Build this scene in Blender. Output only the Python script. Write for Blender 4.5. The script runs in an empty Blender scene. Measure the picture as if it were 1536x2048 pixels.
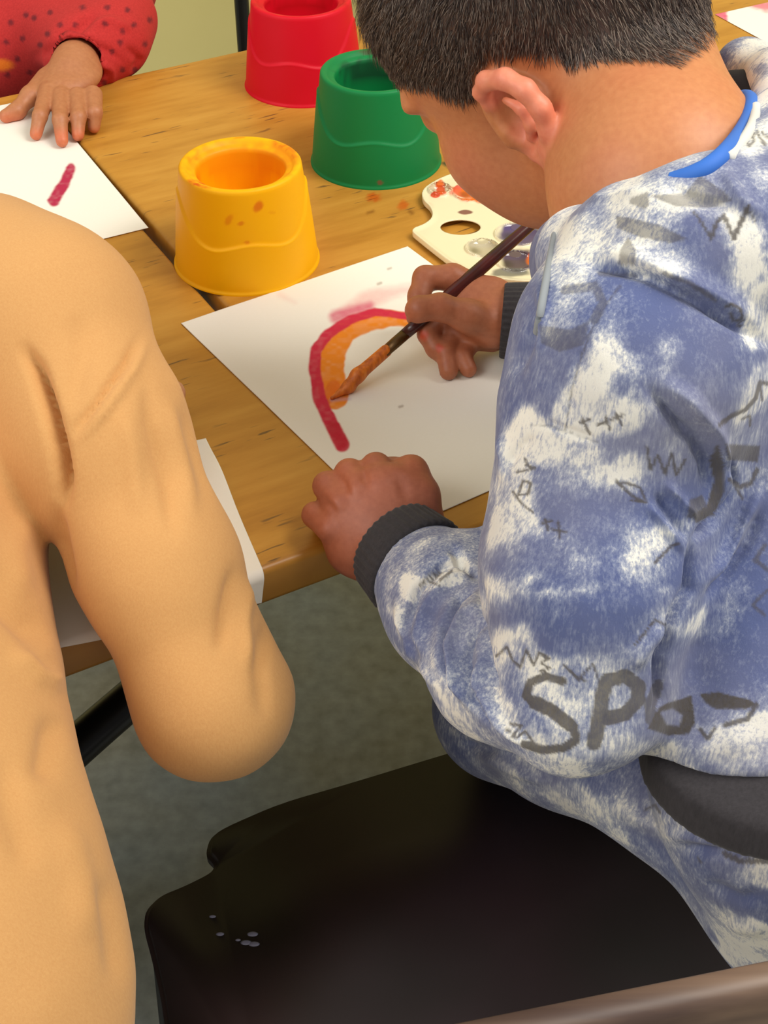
import bpy, bmesh, math
import numpy as np
from mathutils import Vector, Matrix
rng = np.random.default_rng(7)
S = bpy.context.scene

# ------------------------------------------------------------------ camera
FPX, PITCH, ROLL, CH, TZ = 2975.9, 0.6916, -0.0098, 0.6162, 0.62
TYAW = 0.5038
CP = np.array([0, 0, TZ + CH])
_f = np.array([0, math.cos(PITCH), -math.sin(PITCH)]); _r = np.array([1., 0, 0]); _u = np.cross(_r, _f)
CR = math.cos(ROLL) * _r + math.sin(ROLL) * _u
CU = -math.sin(ROLL) * _r + math.cos(ROLL) * _u
CF = _f
cd = bpy.data.cameras.new('camera'); co = bpy.data.objects.new('camera', cd); S.collection.objects.link(co)
M = Matrix.Identity(4)
for i in range(3):
    M[i][0] = CR[i]; M[i][1] = CU[i]; M[i][2] = -CF[i]; M[i][3] = CP[i]
co.matrix_world = M
cd.sensor_fit = 'VERTICAL'; cd.sensor_height = 24; cd.lens = FPX * 24 / 2048; cd.clip_start = .02
S.camera = co

# ------------------------------------------------------------------ light
S.view_settings.view_transform = 'Standard'; S.view_settings.look = 'None'
S.view_settings.exposure = 0.29; S.view_settings.gamma = 1
w = bpy.data.worlds.new('room_light'); S.world = w; w.use_nodes = True
w.node_tree.nodes['Background'].inputs[0].default_value = (1.0, .97, .93, 1)
w.node_tree.nodes['Background'].inputs[1].default_value = .50
def area(name, loc, target, size, power, col):
    l = bpy.data.lights.new(name, 'AREA'); l.shape = 'RECTANGLE'; l.size = size[0]; l.size_y = size[1]; l.energy = power; l.color = col
    o = bpy.data.objects.new(name, l); S.collection.objects.link(o); o.location = loc
    o.rotation_euler = (Vector(target) - Vector(loc)).to_track_quat('-Z', 'Y').to_euler()
area('window_light', (-1.9, -.6, 2.5), (0, .8, .6), (1.6, 1.4), 30, (1, .97, .92))
area('ceiling_light', (1.3, .5, 2.7), (.1, .8, .6), (1.1, 1.1), 42, (1, .94, .86))

# ------------------------------------------------------------------ helpers
def L(r, g, b):
    return tuple(((c / 255) / 12.92 if c / 255 <= .04045 else ((c / 255 + .055) / 1.055) ** 2.4) for c in (r, g, b))
def V(*a): return np.array(a, float)
def C(px, py, d):
    return CP + CF * d + CR * ((px - 768) * d / FPX) + CU * ((1024 - py) * d / FPX)
def T(px, py, h=0.0):
    d = CF + CR * ((px - 768) / FPX) + CU * ((1024 - py) / FPX)
    return CP + d * ((TZ + h - CP[2]) / d[2])
def proj(P):
    d = P - CP; z = d @ CF
    return np.stack([768 + FPX * (d @ CR) / z, 1024 - FPX * (d @ CU) / z], 1), z
def stroke_dist(uv, pts):
    pts = np.array(pts, float); best = np.full(len(uv), 1e9)
    if len(pts) == 1: return np.hypot(*(uv - pts[0]).T)
    for a, b in zip(pts[:-1], pts[1:]):
        ab = b - a; t = np.clip(((uv - a) @ ab) / (ab @ ab + 1e-9), 0, 1)
        best = np.minimum(best, np.hypot(*(uv - a - t[:, None] * ab).T))
    return best
def smooth(x, a, b):
    t = np.clip((x - a) / (b - a), 0, 1); return t * t * (3 - 2 * t)
def in_poly(uv, poly):
    poly = np.array(poly, float); x, y = uv.T; ins = np.zeros(len(uv), bool)
    for (x0, y0), (x1, y1) in zip(poly, np.roll(poly, -1, 0)):
        c = (y0 > y) != (y1 > y)
        with np.errstate(all='ignore'): ins ^= c & (x < (x1 - x0) * (y - y0) / (y1 - y0) + x0)
    return ins
def poly_sd(uv, poly):
    d = stroke_dist(uv, list(poly) + [poly[0]]); return np.where(in_poly(uv, poly), -d, d)
def vnoise(P, scale, seed=0):
    P = np.asarray(P) * scale + seed * 17.3; I = np.floor(P).astype(np.int64); F = P - I; F = F * F * (3 - 2 * F); out = 0
    for dx in (0, 1):
        for dy in (0, 1):
            for dz in (0, 1):
                h = ((I[:, 0] + dx) * 374761393 + (I[:, 1] + dy) * 668265263 + (I[:, 2] + dz) * 2147483647 + seed * 1013) & 0xffffffff
                h = ((h ^ (h >> 13)) * 1274126177) & 0xffffffff; h = (h ^ (h >> 16)) / 4294967295
                out = out + h * (F[:, 0] if dx else 1 - F[:, 0]) * (F[:, 1] if dy else 1 - F[:, 1]) * (F[:, 2] if dz else 1 - F[:, 2])
    return out

def link(name, me, mat=None, parent=None, smooth_=True):
    o = bpy.data.objects.new(name, me); S.collection.objects.link(o)
    if mat is not None: me.materials.append(mat)
    if smooth_: me.polygons.foreach_set('use_smooth', [True] * len(me.polygons))
    if parent is not None:
        o.parent = parent
        o.matrix_parent_inverse = parent.matrix_world.inverted() if parent.matrix_world else Matrix()
    return o
def mesh_np(name, Vt, faces):
    me = bpy.data.meshes.new(name); Vt = np.asarray(Vt, float)
    if isinstance(faces, np.ndarray):
        k = faces.shape[1]; n = len(faces)
        me.vertices.add(len(Vt)); me.vertices.foreach_set('co', Vt.ravel())
        me.loops.add(n * k); me.loops.foreach_set('vertex_index', faces.ravel().astype(np.int32))
        me.polygons.add(n); me.polygons.foreach_set('loop_start', np.arange(0, n * k, k, dtype=np.int32))
        me.update(calc_edges=True); me.validate()
    else:
        me.from_pydata([tuple(v) for v in Vt], [], faces); me.update()
    return me
def tag(o, label=None, cat=None, group=None, kind=None):
    for k, v in (('label', label), ('category', cat), ('group', group), ('kind', kind)):
        if v: o[k] = v
    return o
def empty(name, loc, label, cat, group=None, rz=0):
    o = bpy.data.objects.new(name, None); S.collection.objects.link(o); o.location = tuple(loc); o.rotation_euler = (0, 0, rz); o.empty_display_size = .05
    o.matrix_world = Matrix.Translation(Vector(tuple(loc))) @ Matrix.Rotation(rz, 4, 'Z')
    return tag(o, label, cat, group)
def colattr(me, cols, name='Col'):
    a = me.color_attributes.new(name, 'FLOAT_COLOR', 'POINT'); c = np.ones((len(me.vertices), 4), np.float32)
    cols = np.asarray(cols)
    if cols.ndim == 1: c[:, :3] = cols[:, None]
    else: c[:, :3] = cols
    a.data.foreach_set('color', c.ravel())
def getv(me):
    a = np.empty(len(me.vertices) * 3); me.vertices.foreach_get('co', a); return a.reshape(-1, 3)
def getn(me):
    a = np.empty(len(me.vertices) * 3); me.vertices.foreach_get('normal', a); return a.reshape(-1, 3)

# ---- signed distance modelling with surface nets
class Sdf:
    def __init__(s): s.p = []
    def add(s, fn, lo, hi, k=.0, op='u'): s.p.append((fn, np.array(lo), np.array(hi), k, op)); return s
    def cone(s, a, b, ra, rb, k=.01, op='u'):
        a = np.array(a, float); b = np.array(b, float); ab = b - a; L2 = ab @ ab + 1e-12
        def fn(P):
            t = np.clip(((P - a) @ ab) / L2, 0, 1); return np.linalg.norm(P - a - t[:, None] * ab, axis=1) - (ra + (rb - ra) * t)
        r = max(ra, rb); return s.add(fn, np.minimum(a, b) - r, np.maximum(a, b) + r, k, op)
    def chain(s, pts, k=.01, op='u'):
        for (a, ra), (b, rb) in zip(pts[:-1], pts[1:]): s.cone(a, b, ra, rb, k, op)
        return s
    def ell(s, c, A, r, k=.01, op='u'):
        c = np.array(c, float); A = np.array(A, float); r = np.array(r, float)
        def fn(P):
            q = (P - c) @ A.T; k0 = np.linalg.norm(q / r, axis=1); k1 = np.linalg.norm(q / (r * r), axis=1)
            return k0 * (k0 - 1) / np.maximum(k1, 1e-9)
        R = r.max(); return s.add(fn, c - R, c + R, k, op)
    def eval(s, P, lo=None, hi=None):
        d = np.full(len(P), .06)
        for fn, a, b, k, op in s.p:
            m = .03 + k
            if lo is not None and op != 'i' and (np.any(lo > b + m) or np.any(hi < a - m)): continue
            e = fn(P)
            if op == 'u':
                if k > 0: h = np.maximum(k - np.abs(d - e), 0) / k; d = np.minimum(d, e) - h * h * k * .25
                else: d = np.minimum(d, e)
            else:
                if op == 's': e = -e
                if k > 0: h = np.maximum(k - np.abs(d - e), 0) / k; d = np.maximum(d, e) + h * h * k * .25
                else: d = np.maximum(d, e)
        return d
    def mesh(s, name, vox, lo=None, hi=None):
        us = [p for p in s.p if p[4] == 'u']
        lo = np.min([p[1] for p in us], 0) - 3 * vox if lo is None else np.array(lo)
        hi = np.max([p[2] for p in us], 0) + 3 * vox if hi is None else np.array(hi)
        n = np.ceil((hi - lo) / vox).astype(int) + 1
        D = np.full(n, .06, np.float32); B = 20
        for i in range(0, n[0], B):
            for j in range(0, n[1], B):
                for k in range(0, n[2], B):
                    e = np.minimum([i + B, j + B, k + B], n); sh = e - [i, j, k]
                    a = lo + np.array([i, j, k]) * vox; b = lo + (e - 1) * vox; c = (a + b) / 2
                    hd = np.linalg.norm(b - a) / 2
                    dc = s.eval(c[None], a, b)[0]
                    if abs(dc) > hd * 1.5 + .004:
                        D[i:e[0], j:e[1], k:e[2]] = dc; continue
                    g = np.stack(np.meshgrid(*[a[q] + np.arange(sh[q]) * vox for q in range(3)], indexing='ij'), -1).reshape(-1, 3)
                    D[i:e[0], j:e[1], k:e[2]] = s.eval(g, a, b).reshape(sh)
        D[0], D[-1], D[:, 0], D[:, -1], D[:, :, 0], D[:, :, -1] = [.01] * 6
        I = D < 0
        cnt = np.zeros(n - 1, np.uint8)
        for dx in (0, 1):
            for dy in (0, 1):
                for dz in (0, 1): cnt += I[dx:n[0] - 1 + dx, dy:n[1] - 1 + dy, dz:n[2] - 1 + dz]
        cells = np.argwhere((cnt > 0) & (cnt < 8)); ids = np.full(n - 1, -1, np.int32); ids[tuple(cells.T)] = np.arange(len(cells))
        cor = {}
        for q in [(x, y, z) for x in (0, 1) for y in (0, 1) for z in (0, 1)]:
            cor[q] = D[cells[:, 0] + q[0], cells[:, 1] + q[1], cells[:, 2] + q[2]].astype(float)
        acc = np.zeros((len(cells), 3)); ne = np.zeros(len(cells))
        for q in cor:
            for ax in range(3):
                if q[ax] == 0:
                    q2 = tuple(1 if i == ax else q[i] for i in range(3)); a, b = cor[q], cor[q2]; m = (a < 0) != (b < 0)
                    t = np.where(m, a / np.where(m, a - b, 1), 0); p = np.tile(np.array(q, float), (len(cells), 1)); p[:, ax] += t
                    acc[m] += p[m]; ne += m
        Vt = lo + (cells + acc / ne[:, None]) * vox
        F = []
        for ax in range(3):
            sl0 = [slice(None)] * 3; sl1 = [slice(None)] * 3; sl0[ax] = slice(0, -1); sl1[ax] = slice(1, None)
            e = np.argwhere(I[tuple(sl0)] != I[tuple(sl1)]); b, c = (ax + 1) % 3, (ax + 2) % 3
            e = e[(e[:, b] > 0) & (e[:, c] > 0) & (e[:, b] < n[b] - 1) & (e[:, c] < n[c] - 1)]
            def cid(ob, oc):
                x = e.copy(); x[:, b] -= ob; x[:, c] -= oc; return ids[tuple(x.T)]
            q = np.stack([cid(1, 1), cid(0, 1), cid(0, 0), cid(1, 0)], 1)
            ins = I[tuple(e.T)]; q[~ins] = q[~ins][:, ::-1]
            F.append(q)
        F = np.concatenate(F); F = F[(F >= 0).all(1)]
        return mesh_np(name, Vt, F)

def displace(me, fn):
    P = getv(me); N = getn(me); me.vertices.foreach_set('co', (P + N * fn(P, N)[:, None]).ravel()); me.update()
def facing(P, N):
    v = P - CP; v /= np.linalg.norm(v, axis=1)[:, None]; return smooth(-(v * N).sum(1), .02, .3)
def creases(me, strokes, taper=.3):
    def fn(P, N):
        uv, z = proj(P); f = facing(P, N); out = np.zeros(len(P))
        for pts, wpx, dep in strokes:
            p_ = np.array(pts, float); sg = np.linalg.norm(np.diff(p_, axis=0), axis=1); tot = sg.sum(); acc = 0; best = np.full(len(uv), 1e9); tt = np.zeros(len(uv))
            for a, b, l_ in zip(p_[:-1], p_[1:], sg):
                ab_ = b - a; t_ = np.clip(((uv - a) @ ab_) / (ab_ @ ab_), 0, 1); d_s = np.hypot(*(uv - a - t_[:, None] * ab_).T); m = d_s < best
                best[m] = d_s[m]; tt[m] = (acc + t_[m] * l_) / tot; acc += l_
            tp = smooth(tt, -.02, taper) * smooth(1 - tt, -.02, taper) if taper else 1
            out += dep * tp * np.exp(-(best / wpx) ** 2)
        return out * f
    displace(me, fn)

# ---- materials
def mat(name, col, rough=.5, **kw):
    m = bpy.data.materials.new(name); m.use_nodes = True; b = m.node_tree.nodes['Principled BSDF']
    b.inputs['Base Color'].default_value = (*col, 1); b.inputs['Roughness'].default_value = rough
    for k, v in kw.items(): b.inputs[k.replace('_', ' ')].default_value = v
    return m
class NT:
    def __init__(s, m): s.t = m.node_tree; s.n = s.t.nodes; s.l = s.t.links; s.b = s.n['Principled BSDF']
    def new(s, ty, **kw):
        x = s.n.new(ty)
        for k, v in kw.items(): setattr(x, k, v)
        return x
    def coord(s, scale=(1, 1, 1), kind='Object', rot=(0, 0, 0)):
        c = s.new('ShaderNodeTexCoord'); m = s.new('ShaderNodeMapping'); m.inputs['Scale'].default_value = scale; m.inputs['Rotation'].default_value = rot
        s.l.new(c.outputs[kind], m.inputs[0]); return m.outputs[0]
    def noise(s, vec, scale, detail=3, rough=.5):
        x = s.new('ShaderNodeTexNoise'); x.inputs['Scale'].default_value = scale; x.inputs['Detail'].default_value = detail; x.inputs['Roughness'].default_value = rough
        s.l.new(vec, x.inputs['Vector']); return x.outputs['Fac']
    def math(s, op, a, b=0, clamp=False):
        x = s.new('ShaderNodeMath', operation=op, use_clamp=clamp)
        for i, v in enumerate((a, b)):
            if isinstance(v, (int, float)): x.inputs[i].default_value = v
            else: s.l.new(v, x.inputs[i])
        return x.outputs[0]
    def ramp(s, fac, stops):
        x = s.new('ShaderNodeValToRGB'); e = x.color_ramp.elements
        while len(e) < len(stops): e.new(.5)
        for q, (p, c) in zip(e, stops): q.position = p; q.color = (*c, 1) if len(c) == 3 else c
        s.l.new(fac, x.inputs[0]); return x.outputs[0]
    def mix(s, fac, a, b, blend='MIX'):
        x = s.new('ShaderNodeMix', data_type='RGBA', blend_type=blend)
        for i, v in ((0, fac), (6, a), (7, b)):
            if isinstance(v, (int, float)): x.inputs[i].default_value = v
            elif isinstance(v, tuple): x.inputs[i].default_value = (*v, 1)
            else: s.l.new(v, x.inputs[i])
        return x.outputs[2]
    def attr(s, name):
        x = s.new('ShaderNodeAttribute', attribute_name=name); return x.outputs['Color'], x.outputs['Fac']
    def bump(s, h, strength=.3, dist=.001):
        x = s.new('ShaderNodeBump'); x.inputs['Strength'].default_value = strength; x.inputs['Distance'].default_value = dist
        s.l.new(h, x.inputs['Height']); s.l.new(x.outputs[0], s.b.inputs['Normal'])
    def base(s, c): s.l.new(c, s.b.inputs['Base Color'])

def wood_mat():
    m = mat('wood', L(200, 145, 60), .38); t = NT(m)
    v = t.coord((1, 6, 1)); g = t.noise(v, 9, 6, .6)
    c = t.ramp(g, [(.3, L(176, 120, 40)), (.5, L(194, 138, 52)), (.72, L(206, 152, 64))])
    v2 = t.coord((1, 1, 1)); bl = t.noise(v2, 5, 3)
    c = t.mix(t.math('MULTIPLY', t.math('SUBTRACT', bl, .4, True), .7), c, L(170, 112, 34))
    sc = t.noise(t.coord((38, 260, 1)), 1, 2, .4); clus = t.noise(v2, 14, 2)
    s2 = t.math('MULTIPLY', t.math('MULTIPLY', t.math('SUBTRACT', sc, .65, True), 14, True), t.math('MULTIPLY', t.math('SUBTRACT', clus, .47, True), 9, True))
    c = t.mix(t.math('MULTIPLY', s2, .75), c, L(75, 55, 40))
    col, f = t.attr('Col'); c = t.mix(1.0, c, col, 'MULTIPLY')
    t.base(c); t.bump(g, .12, .0006); return m
def col_mat(name, rough=.5, noise_amt=.0, sc=300, bump=0, **kw):
    m = mat(name, (1, 1, 1), rough, **kw); t = NT(m); c, f = t.attr('Col')
    n = t.noise(t.coord(), sc, 3)
    if noise_amt:
        c = t.mix(noise_amt, c, t.ramp(n, [(.3, (.0, .0, .0)), (.7, (1, 1, 1))]), 'SOFT_LIGHT')
    t.base(c)
    if bump: t.bump(n, bump, .0004)
    return m
WOOD = wood_mat()
SKIN = col_mat('skin', .5, .12, 260, .25, Subsurface_Weight=.12, Subsurface_Scale=.006, Subsurface_Radius=(1, .35, .2))
PAPER = col_mat('paper', .85, .05, 500, .1)
def tiedye():
    m = mat('tie_dye_cloth', (1, 1, 1), .9, Sheen_Weight=.15); t = NT(m)
    col, dye = t.attr('dye'); _, pr = t.attr('print')
    v = t.coord((1, 1, .16), rot=(.25, .1, 0)); st = t.noise(v, 620, 3, .7); v1 = t.coord(); blot = t.noise(v1, 55, 5, .65)
    x = t.math('ADD', dye, t.math('MULTIPLY', t.math('SUBTRACT', blot, .5), 1.15))
    x = t.math('ADD', x, t.math('MULTIPLY', t.math('SUBTRACT', st, .5), 1.05))
    c = t.ramp(x, [(.10, L(84, 96, 140)), (.36, L(118, 128, 160)), (.58, L(172, 178, 192)), (.80, L(240, 238, 226))])
    tone = t.noise(v1, 14, 2)
    c = t.mix(t.math('MULTIPLY', t.math('SUBTRACT', tone, .42, True), 1.1), c, L(150, 145, 150), 'MIX')
    c = t.mix(t.math('MULTIPLY', pr, t.math('ADD', .8, t.math('MULTIPLY', st, .35)), True), c, L(74, 68, 62))
    t.base(c); t.bump(st, .35, .0008); return m
TIE = tiedye()
def cloth(name, col, sc=700, amt=.25, rough=.92, z=.3):
    m = mat(name, col, rough, Sheen_Weight=.1); t = NT(m); n = t.noise(t.coord((1, 1, z)), sc, 3, .7)
    b = t.noise(t.coord(), 12, 3)
    c = t.mix(amt, col, t.ramp(n, [(.25, (.0, .0, .0)), (.75, (1, 1, 1))]), 'SOFT_LIGHT'); t.base(c); t.bump(n, .3, .0006); return m
BEIGE = cloth('beige_jersey', L(203, 152, 92), 900, .13)
CUFF = cloth('dark_rib', L(48, 45, 48), 500, .3)
BLUE = mat('blue_collar', L(50, 110, 200), .7)
CORD = mat('grey_cord', L(140, 146, 150), .9)
DARKWOOD = mat('dark_seat', L(38, 28, 28), .5)
t = NT(DARKWOOD); n = t.noise(t.coord(), 6, 3); t.base(t.ramp(n, [(.35, L(44, 34, 28)), (.65, L(60, 42, 44))]))
RAIL = mat('brown_rail', L(110, 90, 72), .45)
t = NT(RAIL); n = t.noise(t.coord((1, 14, 14)), 3, 4); t.base(t.ramp(n, [(.3, L(72, 54, 46)), (.7, L(128, 104, 84))]))
BLACK = mat('black_metal', L(22, 20, 18), .35)
GREYM = mat('grey_metal', L(95, 100, 100), .4, Metallic=.4)

# ------------------------------------------------------------------ setting
def box_obj(name, lo, hi, m, parent=None, bevel=0, rz=0, origin=None):
    bm = bmesh.new(); bmesh.ops.create_cube(bm, size=1)
    lo, hi = np.array(lo), np.array(hi)
    for v in bm.verts: v.co = Vector(tuple((lo + hi) / 2 + np.array(v.co) * (hi - lo)))
    if bevel: bmesh.ops.bevel(bm, geom=bm.edges[:], offset=bevel, segments=3, affect='EDGES', profile=.5)
    me = bpy.data.meshes.new(name); bm.to_mesh(me); bm.free(); o = link(name, me, m, parent, False); return o
FLOOR = mat('floor_stone', L(120, 118, 100), .45); t = NT(FLOOR); v = t.coord(); n = t.noise(v, 2.2, 4); n2 = t.noise(v, 60, 4)
c = t.ramp(n, [(.35, L(140, 150, 154)), (.65, L(138, 130, 100))]); t.base(t.mix(.25, c, t.ramp(n2, [(.3, (0, 0, 0)), (.7, (1, 1, 1))]), 'SOFT_LIGHT')); t.bump(n2, .1, .001)  # olive blotches put yellowish reflections into the grey floor's colour
fl = box_obj('floor', (-3, -1.5, -.05), (3, 4.2, 0), FLOOR); fl['kind'] = 'structure'
WALL = mat('wall_paint', L(232, 218, 150), .8); t = NT(WALL); n = t.noise(t.coord(), 3, 4); t.base(t.ramp(n, [(.3, L(206, 194, 122)), (.7, L(216, 204, 134))]))
wb = box_obj('wall_back', (-3, 2.35, 0), (3, 2.45, 2.6), WALL); wb['kind'] = 'structure'

# ------------------------------------------------------------------ tables
ca, sa = math.cos(TYAW), math.sin(TYAW)
def ab(a, b, z=0): return V(ca * a - sa * b, sa * a + ca * b, z)
def toab(P): return P[0] * ca + P[1] * sa, -P[0] * sa + P[1] * ca
GAPA = .3713
DROPS = [((748, 395), 14, 8, (.92, .42, .18)), ((806, 410), 11, 9, (.92, .45, .2)), ((742, 424), 6, 3, (.5, .42, .35)), ((822, 424), 7, 4, (.5, .42, .35)), ((905, 327), 24, 6, (.09, .16, .42))]
def table(name, a0, a1, b0, b1, label, legs):
    o = ab((a0 + a1) / 2, (b0 + b1) / 2, 0); e = empty(name, o, label, 'table', rz=TYAW)
    hx, hy = (a1 - a0) / 2, (b1 - b0) / 2
    bm = bmesh.new(); nx, ny = int(hx * 2 / .004), int(hy * 2 / .004)
    r = .005; th = .030
    xs = np.linspace(-hx + r, hx - r, nx); ys = np.linspace(-hy + r, hy - r, ny)
    # profile rings for rounded slab
    X, Y = np.meshgrid(xs, ys, indexing='ij'); top = np.stack([X, Y, np.full_like(X, TZ)], -1).reshape(-1, 3)
    idx = np.arange(nx * ny).reshape(nx, ny)
    F = np.stack([idx[:-1, :-1], idx[1:, :-1], idx[1:, 1:], idx[:-1, 1:]], -1).reshape(-1, 4)
    border = np.concatenate([idx[:-1, 0], idx[-1, :-1], idx[::-1][:-1, -1], idx[0, ::-1][:-1]])
    P = [top]; prev = border; base = len(top); nb = len(border)
    bp = top[border]; dirs = np.zeros_like(bp); dirs[:, 0] = np.where(bp[:, 0] <= xs[0] + 1e-6, -1, np.where(bp[:, 0] >= xs[-1] - 1e-6, 1, 0)); dirs[:, 1] = np.where(bp[:, 1] <= ys[0] + 1e-6, -1, np.where(bp[:, 1] >= ys[-1] - 1e-6, 1, 0))
    dirs /= np.linalg.norm(dirs, axis=1)[:, None]
    prof = [(r * math.sin(q), -r + r * math.cos(q)) for q in np.linspace(.3, math.pi / 2, 5)] + [(r, -th + r)] + [(r * math.cos(q), -th + r - r * math.sin(q)) for q in np.linspace(.3, math.pi / 2, 4)]
    for off, dz in prof:
        ring = bp + dirs * off; ring[:, 2] = TZ + dz; P.append(ring); cur = base + np.arange(nb); base += nb
        F = np.concatenate([F, np.stack([prev, cur, np.roll(cur, -1), np.roll(prev, -1)], 1)]); prev = cur
    P = np.concatenate(P); me = mesh_np('tabletop', P, F)
    bm = bmesh.new(); bm.from_mesh(me); bm.verts.ensure_lookup_table(); bm.faces.new([bm.verts[i] for i in prev[::-1]]); bmesh.ops.recalc_face_normals(bm, faces=bm.faces[:]); bm.to_mesh(me); bm.free()
    P = getv(me); Wp = np.stack([P[:, 0] * ca - P[:, 1] * sa + o[0], P[:, 0] * sa + P[:, 1] * ca + o[1], P[:, 2]], 1)
    uv, _ = proj(Wp); col = np.ones((len(P), 3))
    for (cx, cy), rx, ry, c in DROPS:
        d = np.hypot((uv[:, 0] - cx) / rx, (uv[:, 1] - cy) / ry) + .35 * (vnoise(Wp, 300) - .5); m = (1 - smooth(d, .8, 1.2))[:, None]
        col = col * (1 - m) + m * np.array(c) * 1.15
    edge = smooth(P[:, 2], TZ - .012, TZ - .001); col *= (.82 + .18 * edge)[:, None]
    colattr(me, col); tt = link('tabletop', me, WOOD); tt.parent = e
    fr = box_obj('frame', (-hx + .05, -hy + .05, TZ - .075), (hx - .05, hy - .05, TZ - .032), BLACK); fr.parent = e
    for lx, ly in legs:
        bm = bmesh.new(); bmesh.ops.create_cone(bm, cap_ends=True, segments=24, radius1=.017, radius2=.017, depth=TZ - .06)
        for v in bm.verts: v.co += Vector((lx * (hx - .07), ly * (hy - .07), (TZ - .06) / 2))
        me = bpy.data.meshes.new('leg'); bm.to_mesh(me); bm.free(); l = link('leg', me, BLACK); l.parent = e
    return e
table('school_table', -.12, GAPA - .0045, .6397, 1.40, 'wooden classroom table on the left, under the beige sleeve and the red-sleeved child', ((-1, -1), (-1, 1), (1, 1), (.75, -1))[:3])
table('school_table', GAPA + .0045, 1.35, .6076, 1.384, 'wooden classroom table on the right carrying the red, green and yellow paint pots', ((1, -1), (1, 1), (-.9, 1)))

# ------------------------------------------------------------------ papers
def sheet(name, corner, e1, e2, l1, l2, paint, label, n=.0009, h=.0008, bend=None, cat='paper'):
    """sheet of paper lying flat; e1,e2 unit directions (in plane)"""
    n1, n2 = int(l1 / n), int(l2 / n); A, B = np.meshgrid(np.linspace(0, l1, n1), np.linspace(0, l2, n2), indexing='ij')
    P = corner + A[..., None] * e1 + B[..., None] * e2; P = P.reshape(-1, 3); P[:, 2] = TZ + h + .0006 * (vnoise(P, 22, 3) - .3)
    if bend is not None: P = bend(P, A.ravel(), B.ravel())
    c0 = P.mean(0); idx = np.arange(n1 * n2).reshape(n1, n2)
    F = np.stack([idx[:-1, :-1], idx[1:, :-1], idx[1:, 1:], idx[:-1, 1:]], -1).reshape(-1, 4)
    N2 = P.copy(); 
    t = .0003; off = V(0, 0, -t); Q = np.concatenate([P, P + off]); F2 = F[:, ::-1] + n1 * n2
    bd = np.concatenate([idx[:-1, 0], idx[-1, :-1], idx[::-1][:-1, -1], idx[0, ::-1][:-1]])
    Sd = np.stack([bd, np.roll(bd, -1), np.roll(bd, -1) + n1 * n2, bd + n1 * n2], 1)[:, ::-1]
    if np.cross(e1, e2)[2] < 0: F = F[:, ::-1]; F2 = F2[:, ::-1]; Sd = Sd[:, ::-1]
    me = mesh_np(name, Q - c0, np.concatenate([F, F2, Sd]))
    uv, _ = proj(P); col = np.tile(np.array(L(243, 240, 228)), (len(P), 1)); col = paint(uv, P, col)
    colattr(me, np.concatenate([col, np.tile(np.array(L(236, 232, 216)), (len(P), 1))]))
    o = link(name, me, PAPER); o.location = tuple(c0); return tag(o, label, cat)
def dab(uv, P, col, pts, w0, w1, c, soft=3, amt=1, rag=6, seed=1):
    rag = rag * .55
    """painted stroke with width running w0..w1 along pts"""
    pts = np.array(pts, float); best = np.full(len(uv), 1e9); seg = np.linalg.norm(np.diff(pts, axis=0), axis=1); tot = seg.sum(); acc = 0
    for a, b, s in zip(pts[:-1], pts[1:], seg):
        ab_ = b - a; t = np.clip(((uv - a) @ ab_) / (ab_ @ ab_), 0, 1); d = np.hypot(*(uv - a - t[:, None] * ab_).T) - (w0 + (w1 - w0) * (acc + t * s) / tot) / 2
        best = np.minimum(best, d); acc += s
    near = best < 40
    d = best[near] + rag * (vnoise(P[near], 90, seed) - .5) + rag * .6 * (vnoise(P[near], 240, seed) - .5)
    m = (1 - smooth(d, -soft, soft)) * amt * (.90 + .16 * (vnoise(P[near], 260, seed + 5)))
    m = np.clip(m, 0, 1)[:, None]; col[near] = col[near] * (1 - m) + np.array(c) * m; return col
PY = .5776; pu = V(math.cos(PY), math.sin(PY), 0); pv = V(math.sin(PY), -math.cos(PY), 0)
P1 = V(-.1543, .9727, TZ)
def paint_main(uv, P, col):
    dab(uv, P, col, [(700, 625), (735, 600), (780, 586), (822, 578)], 40, 18, L(232, 170, 168), 10, .55, 10)
    dab(uv, P, col, [(672, 635), (700, 622), (740, 612)], 26, 14, L(214, 90, 120), 8, .8, 8)
    dab(uv, P, col, [(668, 790), (660, 745), (668, 700), (690, 664), (735, 643), (780, 636), (822, 640)], 60, 28, L(238, 138, 22), 2.5, 1, 7, 3)
    dab(uv, P, col, [(655, 800), (668, 775)], 20, 30, L(226, 110, 20), 3, .8, 6, 3)
    dab(uv, P, col, [(684, 890), (664, 850), (640, 800), (629, 740), (632, 700), (655, 668), (700, 640), (750, 624), (825, 634)], 30, 14, L(206, 32, 66), 2.5, 1, 6, 2)
    dab(uv, P, col, [(684, 885), (666, 855)], 26, 26, L(190, 14, 40), 4, .6, 6, 2)
    dab(uv, P, col, [(664, 800), (700, 798)], 8, 5, L(190, 170, 190), 4, .5, 4)
    for p in [(799, 814), (776, 538), (756, 568)]: dab(uv, P, col, [p, (p[0] + 6, p[1] - 2)], 5, 5, L(170, 160, 145), 2, .7, 2)
    dab(uv, P, col, [(560, 590), (590, 605)], 10, 6, L(235, 205, 195), 8, .5, 4)
    return col
sheet('painting', P1, pu, pv, .297 * 210 / 297, .297, paint_main, 'white sheet with a red and orange painted arc under the brush')
# girl's sheet
A0 = T(297, 457); e1 = (T(205, 480) - A0); e1 /= np.linalg.norm(e1); e2 = T(150, 288) - A0; e2 -= (e2 @ e1) * e1; e2 /= np.linalg.norm(e2)
sheet('painting', A0, e1, e2, .21, .297, lambda uv, P, col: dab(uv, P, col, [(142, 335), (132, 360), (118, 385), (108, 402)], 18, 24, L(178, 32, 72), 3, 1, 6), 'white sheet with one short crimson stroke under the small flat hand', h=.0008)
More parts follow.
